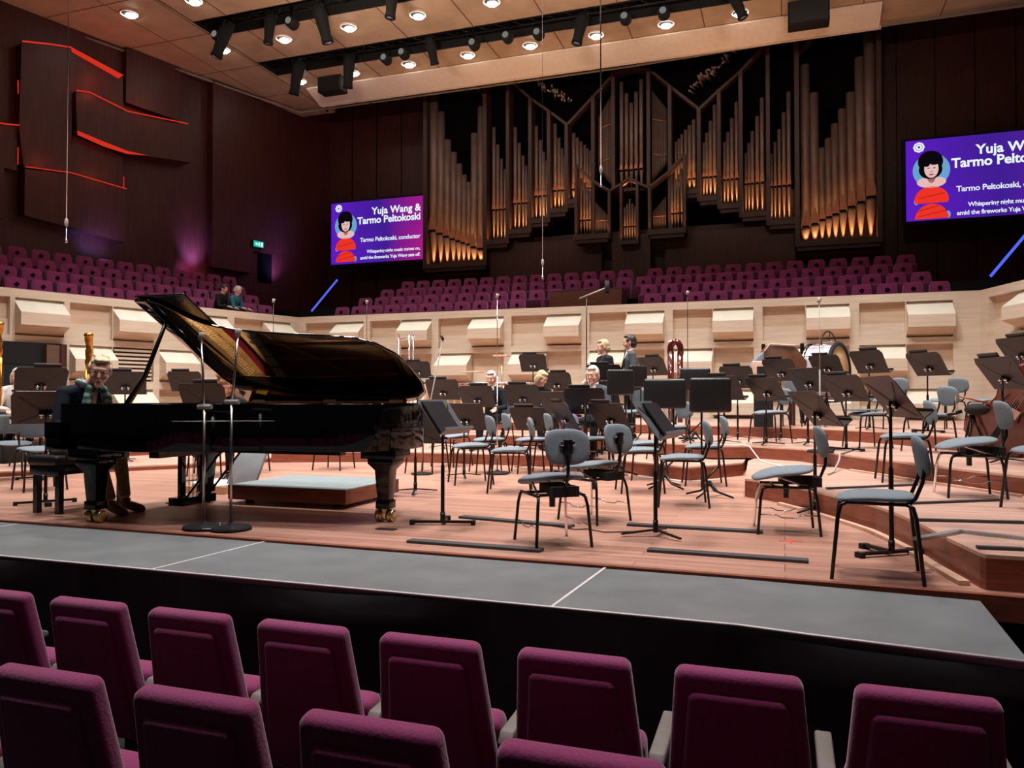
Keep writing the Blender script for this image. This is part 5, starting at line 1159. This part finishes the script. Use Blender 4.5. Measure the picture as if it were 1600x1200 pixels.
# [(-0.362, 8.458), (0.189, 7.763), (0.531, 7.235), (0.757, 6.273), (0.939, 5.066), (0.967, 4.915)]
# (1.126, 8.375, 0.17) (-0.083, 5.85, 0) (-0.548, 11.3, 0.34) (0.152, 10.9, 0.087) (0.75, 9.3, 0.174)
# ------------------------------------------------------------ people
def skinm(nm, c): return mat(nm, c, .5, var=.06, scale=20)
SKIN1 = skinm('skin_fair', (228, 170, 148)); SKIN2 = skinm('skin_light', (216, 160, 136))
CL = {}
def cloth(nm, c, var=.15): return mat(nm, c, .88, var=var, scale=30, sheen=.0, spec=.25)
def head_geo(g, c, yaw, pitch, m, s=1.0, roll=0.0):
    """head facing +X before yaw and pitch; c is its centre"""
    q = Matrix.Translation(c) @ Euler((R(roll), R(pitch), R(yaw)), 'XYZ').to_matrix().to_4x4() @ Matrix.Scale(s, 4)
    old = g.M; g.M = old @ q
    def f(p):
        x, y, z = p
        if z < 0: k = 1 - .28 * (-z) ** 1.4; y *= k; x = x * (1 - .10 * -z) + .06 * -z
        if x > 0 and -.2 < z < .25 : x -= .05 * (1 - abs(z) * 3) * (abs(y) > .22) * (abs(y) < .62)
        return Vector((x, y, z))
    g.ell((0, 0, 0), (.096, .076, .122), m, seg=28, rings=20, fn=f)
    g.tube([(.088, 0, .022), (.104, 0, -.005), (.112, 0, -.026), (.098, 0, -.036)], [.009, .012, .0155, .011], m, 8)       # nose
    g.ell((.086, 0, .035), (.018, .052, .012), m, seg=12, rings=6)                                                      # brow
    g.ell((.082, 0, -.098), (.025, .03, .02), m, seg=12, rings=6)                                                       # chin
    g.ell((.086, 0, -.058), (.016, .026, .007), m, seg=10, rings=6); g.ell((.084, 0, -.07), (.015, .022, .007), m, seg=10, rings=6)
    for s_ in (-1, 1):
        g.ell((-.005, s_ * .08, -.005), (.018, .01, .032), m, seg=10, rings=8); g.ell((.06, s_ * .045, -.03), (.03, .022, .028), m, seg=10, rings=8)
    g.M = old; return q
def hand_geo(g, w_, d, pn_, m, curl=.5, thumb=1):
    """palm from the wrist along d with palm normal pn_ (towards what is touched) and five curled fingers"""
    w_, d, pn_ = Vector(w_), Vector(d).normalized(), Vector(pn_).normalized(); sd = d.cross(pn_).normalized() * thumb
    g.tube([w_ - d * .02, w_ + d * .03, w_ + d * .085], [.026, .036, .038], m, 10, flat=.5 if abs((Vector((0, 0, 1)) - d * d.z).normalized().dot(pn_)) < .5 else 2 * .9 * .55)
    for k, (off, ln) in enumerate(((-.030, .060), (-.010, .070), (.010, .076), (.029, .068))):
        b = w_ + d * .08 + sd * off; p1 = b + (d + pn_ * .25 * curl).normalized() * ln * .5; p2 = p1 + (d * .8 + pn_ * 1.0 * curl).normalized() * ln * .32; p3 = p2 + (d * .45 + pn_ * 1.3 * curl).normalized() * ln * .26
        g.tube([b, p1, p2, p3], [.0095, .009, .0082, .007], m, 8)
    b = w_ + d * .02 + sd * .03; g.tube([b, b + (d * .6 + sd * .8 + pn_ * .3) * .035, b + (d * 1.3 + sd * .95 + pn_ * .5) * .045], [.012, .0105, .0085], m, 8)
def torso(g, J, m, k=1.0, zlow=0.0):
    P0, C0, N = Vector(J['pelvis']), Vector(J['chest']), Vector(J['neck'])
    ax = (C0 - P0)
    def ring(c, rx, ry, n=18): return [(c.x + rx * math.cos(2 * PI * i / n), c.y + ry * math.sin(2 * PI * i / n), c.z) for i in range(n)]
    st = [(P0 - Vector((0, 0, .08 + zlow)), .115, .165), (P0, .13, .175), (P0.lerp(C0, .4), .115, .15), (P0.lerp(C0, .8), .125, .175), (C0, .12, .19), (C0.lerp(N, .45), .095, .165), (C0.lerp(N, .8), .07, .09), (N, .055, .06)]
    n = 18; vs_ = [p for c, a, b in st for p in ring(c, a * k, b * k)]
    fs = [(i * n + j, i * n + (j + 1) % n, (i + 1) * n + (j + 1) % n, (i + 1) * n + j) for i in range(len(st) - 1) for j in range(n)] + [tuple(range(n))[::-1], tuple((len(st) - 1) * n + j for j in range(n))]
    g.add(vs_, fs, m, True)
def arm(g, J, s, r, m, to=1.0):
    a, b, c = (Vector(J[x][s]) for x in ('sh', 'el', 'wr')); c = b.lerp(c, to)
    g.tube([a, a.lerp(b, .5), b, b.lerp(c, .4), c], [r * 1.15, r * 1.05, r * .88, r * .85, r * .66], m, 12); g.ell(a, (r * 1.2,) * 3, m, seg=12, rings=8); g.ell(b, (r * .9,) * 3, m, seg=12, rings=8)
def legg(g, J, s, r, m, to=1.0):
    a, b, c = (Vector(J[x][s]) for x in ('hip', 'kn', 'an')); c = b.lerp(c, to)
    g.tube([a, a.lerp(b, .5), b, b.lerp(c, .35), c], [r * 1.25, r * 1.1, r * .85, r * .82, r * .62], m, 12); g.ell(a, (r * 1.25,) * 3, m, seg=12, rings=8); g.ell(b, (r * .88,) * 3, m, seg=12, rings=8)
def hair_geo(g, q, style, m):
    old = g.M; g.M = old @ q
    if style in ('short', 'bob', 'crop'):
        nz = .10 if style == 'short' else .05
        g.ell((-.018, 0, .032), (.100, .083, .102), m, seg=30, rings=20, fn=lambda p: (p * (1 + nz * math.sin(11 * p.x + 3) * math.cos(9 * p.y + 2 * p.z) + .03 * math.sin(23 * p.y)) if not (p.x > .30 and p.z < .42) else p * .82))
        g.ell((-.05, 0, -.03), (.07, .078, .075), m, seg=18, rings=12)
        for s_ in (-1, 1): g.ell((.01, s_ * .074, .03), (.05, .014, .035), m, seg=12, rings=8)
        g.ell((.044, 0, .1), (.046, .06, .02), m, seg=16, rings=8, fn=lambda p: p * (1 + .15 * math.sin(9 * p.y)))
    if style == 'bob':
        for s_ in (-1, 1): g.ell((-.02, s_ * .082, -.04), (.055, .024, .085), m, seg=14, rings=10)
        g.ell((-.07, 0, -.05), (.045, .08, .09), m, seg=14, rings=10)
    if style == 'curly':
        g.ell((-.02, 0, .02), (.11, .1, .12), m, seg=26, rings=18)
        random.seed(5)
        for k in range(60):
            a, b = random.uniform(0, 2 * PI), random.uniform(-.9, 1.2); x, y, z = -.03 + .1 * math.cos(a) * math.cos(b * .8), .11 * math.sin(a) * math.cos(b * .8), .02 + .13 * math.sin(b)
            if x > .055 and z < .06: continue
            g.ell((x, y, z), (.032, .032, .028), m, seg=8, rings=6)
        for k in range(30): g.ell((random.uniform(-.1, .02), random.uniform(-.1, .1), random.uniform(-.2, -.05)), (.035, .035, .035), m, seg=8, rings=6)
    g.M = old
def person(label, loc, rz, J, skin, hair, hairm, top, bottom, shoes=None, shirt=None, tie=None, glasses=None, vox=.011, yaw=0, pitch=0, roll=0, hands=None, extra=None, hs=1.0, lapel=None):
    t = thing('person', label, 'person', loc, R(rz))
    g = G(); q = head_geo(g, J['head'], yaw, pitch, skin, hs, roll)
    hc = Vector(J['head']); g.tube([Vector(J['chest']), Vector(J['neck']), q @ Vector((-.02, 0, -.05))], [.07, .056, .052], skin, 12)
    torso(g, J, skin, .85)
    for s in (0, 1):
        arm(g, J, s, .040, skin); 
        hd = (hands or [((1, 0, -.25), (0, 0, -1))] * 2)[s]; hand_geo(g, J['wr'][s], hd[0], hd[1], skin, .6, 1 if s == 0 else -1)
        legg(g, J, s, .06, skin)
    g.build('body', t, remesh=vox * .72, smooth=1)
    g = G(); hair_geo(g, q, hair, hairm); g.build('hair', t, remesh=.007 if vox < .01 else .01, smooth=1)
    g = G(); old = g.M; g.M = q
    for s_ in (-1, 1): g.ell((.0815, s_ * .031, .012), (.0105, .0135, .0085), IVORY, seg=10, rings=6); g.ell((.0895, s_ * .031, .012), (.004, .006, .006), MATTE, seg=8, rings=5)
    g.build('eyes', t)
    g = G(); g.M = q; g.ell((.1005, 0, -.0645), (.005, .023, .0045), mat('lips', (178, 96, 88), .5), seg=10, rings=5); g.build('mouth', t)
    if glasses:
        g = G(); g.M = q
        for s_ in (-1, 1):
            g.tube([(.104 + .0 * a, s_ * .033 + .025 * math.cos(R(a)), .01 + .019 * math.sin(R(a))) for a in range(0, 361, 30)], .0016, glasses, 5)
            g.tube([(.104, s_ * .058, .014), (.0, s_ * .084, .018)], .0016, glasses, 5)
        g.tube([(.104, -.009, .013), (.104, .009, .013)], .002, glasses, 5); g.build('glasses', t)
    # clothing
    g = G(); torso(g, J, top, 1.0, .05)
    for s in (0, 1):
        arm(g, J, s, .056, top, .94); g.tube([Vector(J['neck']) - Vector((.01, 0, .035)), Vector(J['sh'][s])], [.06, .068], top, 12)
    g.build('jacket', t, remesh=vox, smooth=3)
    g = G(); P0 = Vector(J['pelvis']); g.ell(P0 - Vector((0, 0, .03)), (.14, .18, .11), bottom, seg=16, rings=10)
    for s in (0, 1): legg(g, J, s, .074, bottom, .97)
    g.build('trousers', t, remesh=vox, smooth=2)
    for s in (0, 1):
        a = Vector(J['an'][s]); to = Vector(J['toe'][s]); d = (to - a).normalized(); g = G()
        b = Vector((a.x, a.y, .035)); g.tube([b - d * .06, b, b + d * .1, b + d * .17, b + d * .205], [.03, .04, .042, .038, .02], shoes or BLACK, 12, flat=1.0); g.tube([b + Vector((0, 0, .01)), a], [.04, .042], shoes or BLACK, 10)
        g.build('shoe', t, remesh=.009)
    C0, N = Vector(J['chest']), Vector(J['neck'])
    if shirt:
        g = G(); f = (N - C0); a = C0 + Vector((.085, 0, -.06)); b = N + Vector((.045, 0, .0))
        g.add([a + Vector((.042, 0, -.10)), a + Vector((.03, .045, .03)), b + Vector((.012, .058, -.02)), b + Vector((.03, 0, .012)), b + Vector((.012, -.058, -.02)), a + Vector((.03, -.045, .03)), a + Vector((.05, 0, .03))], [(0, 1, 6), (0, 6, 5), (1, 2, 3), (1, 3, 6), (3, 4, 5), (3, 5, 6)], shirt)
        g.tube([N + Vector((.052 * math.cos(R(u)), .06 * math.sin(R(u)), .015 + .02 * -math.cos(R(u)))) for u in range(0, 361, 30)], .014, shirt, 6); g.build('shirt', t)
    if tie:
        g = G(); a = C0 + Vector((.145, 0, -.15)); b = N + Vector((.088, 0, -.0)); g.tube([b, b.lerp(a, .25), a], [.014, .012, .022], tie, 8, flat=.4); g.build('tie', t)
    if lapel:
        g = G()
        for s_ in (-1, 1): g.add([C0 + Vector((.13, s_ * .005, -.17)), C0 + Vector((.128, s_ * .095, .0)), N + Vector((.02, s_ * .085, -.03)), N + Vector((.052, s_ * .052, -.01)), C0 + Vector((.142, s_ * .05, -.02))], [(0, 1, 4), (1, 2, 4), (2, 3, 4), (0, 4, 3)], lapel)
        g.build('lapels', t)
    if extra: extra(t, q)
    return t
def seated(lean=.05, hy=.0, wr=None, el=None, kn=.42, seat=.50, th=.0, hx=.0, hz=.0):
    l = lean
    return dict(pelvis=(0, 0, seat + .04), chest=(l * .75, 0, seat + .42), neck=(l, 0, seat + .56), head=(l + .04 + hx, hy, seat + .70 + hz),
                sh=[(l * .85, -.19, seat + .47), (l * .85, .19, seat + .47)], el=el or [(l + .05, -.25, seat + .2), (l + .05, .25, seat + .2)], wr=wr or [(l + .28, -.16, seat + .18), (l + .28, .16, seat + .18)],
                hip=[(.02, -.09, seat + .0), (.02, .09, seat + .0)], kn=[(kn, -.13, seat + .01), (kn, .13, seat + .01)], an=[(kn + .02, -.12, .09), (kn + .02, .12, .09)], toe=[(kn + .25, -.13, .04), (kn + .25, .13, .04)])
def standing(h=1.7, wr=None, el=None, head=(0, 0)):
    k = h / 1.7
    J = dict(pelvis=(0, 0, .95), chest=(.01, 0, 1.28), neck=(.01, 0, 1.43), head=(.03 + head[0], head[1], 1.575), sh=[(0, -.175, 1.355), (0, .175, 1.355)], el=el or [(-.02, -.235, 1.09), (-.02, .235, 1.09)], wr=wr or [(.1, -.22, .87), (.1, .22, .87)],
             hip=[(0, -.085, .9), (0, .085, .9)], kn=[(.01, -.095, .49), (.01, .095, .49)], an=[(-.01, -.1, .09), (-.01, .1, .09)], toe=[(.2, -.12, .04), (.2, .12, .04)])
    sc = lambda p: tuple(v * k for v in p) if isinstance(p, tuple) else [tuple(v * k for v in q_) for q_ in p]
    return {a: sc(b) for a, b in J.items()}
HG = mat('hair_grey', (196, 190, 182), .7, var=.25, scale=60, stretch=(1, 1, 4)); HB = mat('hair_blond', (184, 158, 118), .7, var=.3, scale=60, stretch=(1, 1, 4)); HD = mat('hair_dark', (34, 24, 20), .6, var=.3, scale=60); HW = mat('hair_sandy', (206, 186, 152), .7, var=.28, scale=50, stretch=(1, 1, 4)); HC = mat('hair_curly_brown', (158, 112, 80), .75, var=.35, scale=40)
NAVY = cloth('navy_wool', (20, 23, 38)); KHAKI = cloth('khaki_cotton', (128, 112, 84)); SUITG = cloth('suit_grey', (74, 76, 80)); SUITD = cloth('suit_black', (26, 26, 29)); SUITM = cloth('suit_midgrey', (104, 104, 108)); WHITES = mat('white_shirt', (228, 226, 222), .7); TEALT = cloth('teal_top', (46, 110, 120)); PINKS = mat('pink_shirt', (206, 150, 156), .7); BROWNL = mat('brown_shoe_leather', (112, 58, 36), .35, var=.2); TAN = mat('tan_tie', (196, 150, 90), .6); WH2 = cloth('white_blouse', (226, 222, 214), .05)
# plaid scarf
def plaid():
    m = bpy.data.materials.new('plaid_scarf'); m.use_nodes = True; nt = m.node_tree; b = nt.nodes['Principled BSDF']; b.inputs['Roughness'].default_value = .9; L = nt.links.new
    tc = nt.nodes.new('ShaderNodeTexCoord'); w1 = nt.nodes.new('ShaderNodeTexWave'); w1.bands_direction = 'Z'; w1.inputs['Scale'].default_value = 5; w2_ = nt.nodes.new('ShaderNodeTexWave'); w2_.bands_direction = 'Y'; w2_.inputs['Scale'].default_value = 6
    L(tc.outputs['Object'], w1.inputs[0]); L(tc.outputs['Object'], w2_.inputs[0]); a = nt.nodes.new('ShaderNodeMath'); a.operation = 'ADD'; L(w1.outputs['Fac'], a.inputs[0]); L(w2_.outputs['Fac'], a.inputs[1])
    rp = nt.nodes.new('ShaderNodeValToRGB'); rp.color_ramp.elements[0].color = lin((34, 56, 52)); rp.color_ramp.elements[1].color = lin((146, 178, 166)); rp.color_ramp.elements[0].position = .45; rp.color_ramp.elements[1].position = .98
    h = nt.nodes.new('ShaderNodeMath'); h.operation = 'MULTIPLY'; h.inputs[1].default_value = .55; L(a.outputs[0], h.inputs[0]); L(h.outputs[0], rp.inputs[0]); L(rp.outputs[0], b.inputs['Base Color']); return m
SCARF = plaid()
def scarf(t, q):
    N = Vector((.25, 0, 1.10)); g = G()
    g.tube([N + Vector((.085 * math.cos(R(a)), .09 * math.sin(R(a)), .02 - .035 * math.cos(R(a)))) for a in range(0, 361, 24)], .035, SCARF, 10)
    for s_, dx in ((-1, .0), (1, .0)): g.tube([N + Vector((.07, s_ * .075, 0)), N + Vector((.10, s_ * .11, -.1)), N + Vector((.085, s_ * .13, -.26)), N + Vector((.06, s_ * .135, -.42))], [.04, .05, .055, .055], SCARF, 10, flat=.6)
    g.build('scarf', t, remesh=.009, smooth=2)
J = seated(.30, hy=-.03, seat=.52, wr=[(.50, -.20, .80), (.50, .20, .80)], el=[(.22, -.32, .76), (.22, .32, .76)], kn=.46, hx=.08, hz=.02)
J['an'] = [(.60, -.08, .09), (.56, .12, .09)]; J['toe'] = [(.80, -.10, .04), (.78, .14, .04)]; J['chest'] = (.17, 0, .97); J['neck'] = (.25, 0, 1.12); J['sh'] = [(.17, -.20, 1.04), (.17, .20, 1.04)]; J['head'] = (.40, -.03, 1.245)
person('man with sandy hair, glasses and plaid scarf playing the grand piano', (-6.24, 5.50, .03), 0, J, SKIN1, 'short', HW, NAVY, KHAKI, BROWNL, PINKS, glasses=GREYP, vox=.009, yaw=-46, pitch=15, roll=-6, hands=[((1, .1, .05), (0, 0, -1)), ((1, -.1, .05), (0, 0, -1))], extra=scarf, hs=1.12, lapel=NAVY)
person('seated harpist with pale blond bob and white blouse behind the left harp', (-11.36, 9.05, .07), -30, seated(.1, seat=.60), SKIN1, 'bob', HG, WH2, SUITD, None, None, yaw=-10, pitch=14, vox=.013)
person('person with bushy curly brown hair bent over behind the piano', (-6.95, 8.65, 0), -70, seated(.2, hx=.02), SKIN2, 'curly', HC, SUITD, SUITD, None, None, yaw=25, pitch=30, vox=.013, hs=1.1)
person('seated grey-haired man in a dark suit facing the camera mid stage', (-4.75, 12.75, .17), -88, seated(.12, seat=.50), SKIN1, 'crop', HG, SUITD, SUITD, None, WHITES, SUITD, vox=.013, yaw=0, pitch=14)
person('seated person with golden blond hair seen partly behind a stand', (-4.08, 12.85, .17), -40, seated(.22, hx=.02), SKIN1, 'bob', HB, SUITD, SUITD, None, None, yaw=20, pitch=30, vox=.013)
person('elderly seated man with glasses, grey suit and tan tie', (-2.63, 11.45, .17), -100, seated(.12, seat=.50, wr=[(.35, -.24, .82), (.32, .12, .72)]), SKIN1, 'crop', HG, SUITG, SUITD, None, WHITES, TAN, glasses=STEEL, vox=.012, yaw=0, pitch=12, hs=1.08, lapel=SUITG)
person('standing woman with short fair hair and black jacket looking left', (-2.82, 12.85, .36), -140, standing(1.64, wr=[(.22, -.18, 1.0), (.2, .2, .98)]), SKIN1, 'crop', HB, SUITD, SUITD, None, None, vox=.012, yaw=-18, pitch=8, lapel=SUITG)
person('standing dark-haired man in grey suit seen in profile beside the woman', (-2.38, 12.9, .36), -165, standing(1.72), SKIN2, 'short', HD, SUITG, SUITD, None, WHITES, SUITD, vox=.012, yaw=-8, pitch=6, lapel=SUITG)
def bal(lab, s_, d, hairm, top, st):
    p = LO + LU * s_ + LD * d; person(lab, (p.x, p.y, 2.9), math.degrees(LRZ) - 65, seated(.18, seat=.46, kn=.26), SKIN2, st, hairm, top, SUITD, None, None, yaw=15, pitch=30, vox=.016)
bal('dark-haired person in black sitting in the left balcony', 5.72, .95, HD, SUITD, 'crop')
bal('grey-haired person in a teal top sitting in the left balcony', 6.17, .95, HG, TEALT, 'crop')
t = thing('clarinet', 'black and silver bassoon-like wind instrument standing right of the grey-haired man', 'clarinet', (-4.45, 12.2, .17)); G().tube([(0, 0, 0), (.1, 0, .62)], [.035, .014], BLACK, 10).build('body', t)
g = G()
for k in range(7): g.ell((.012 + .012 * k, -.03, .1 + .07 * k), (.012, .01, .015), CHROME, seg=8, rings=5)
g.build('keywork', t)
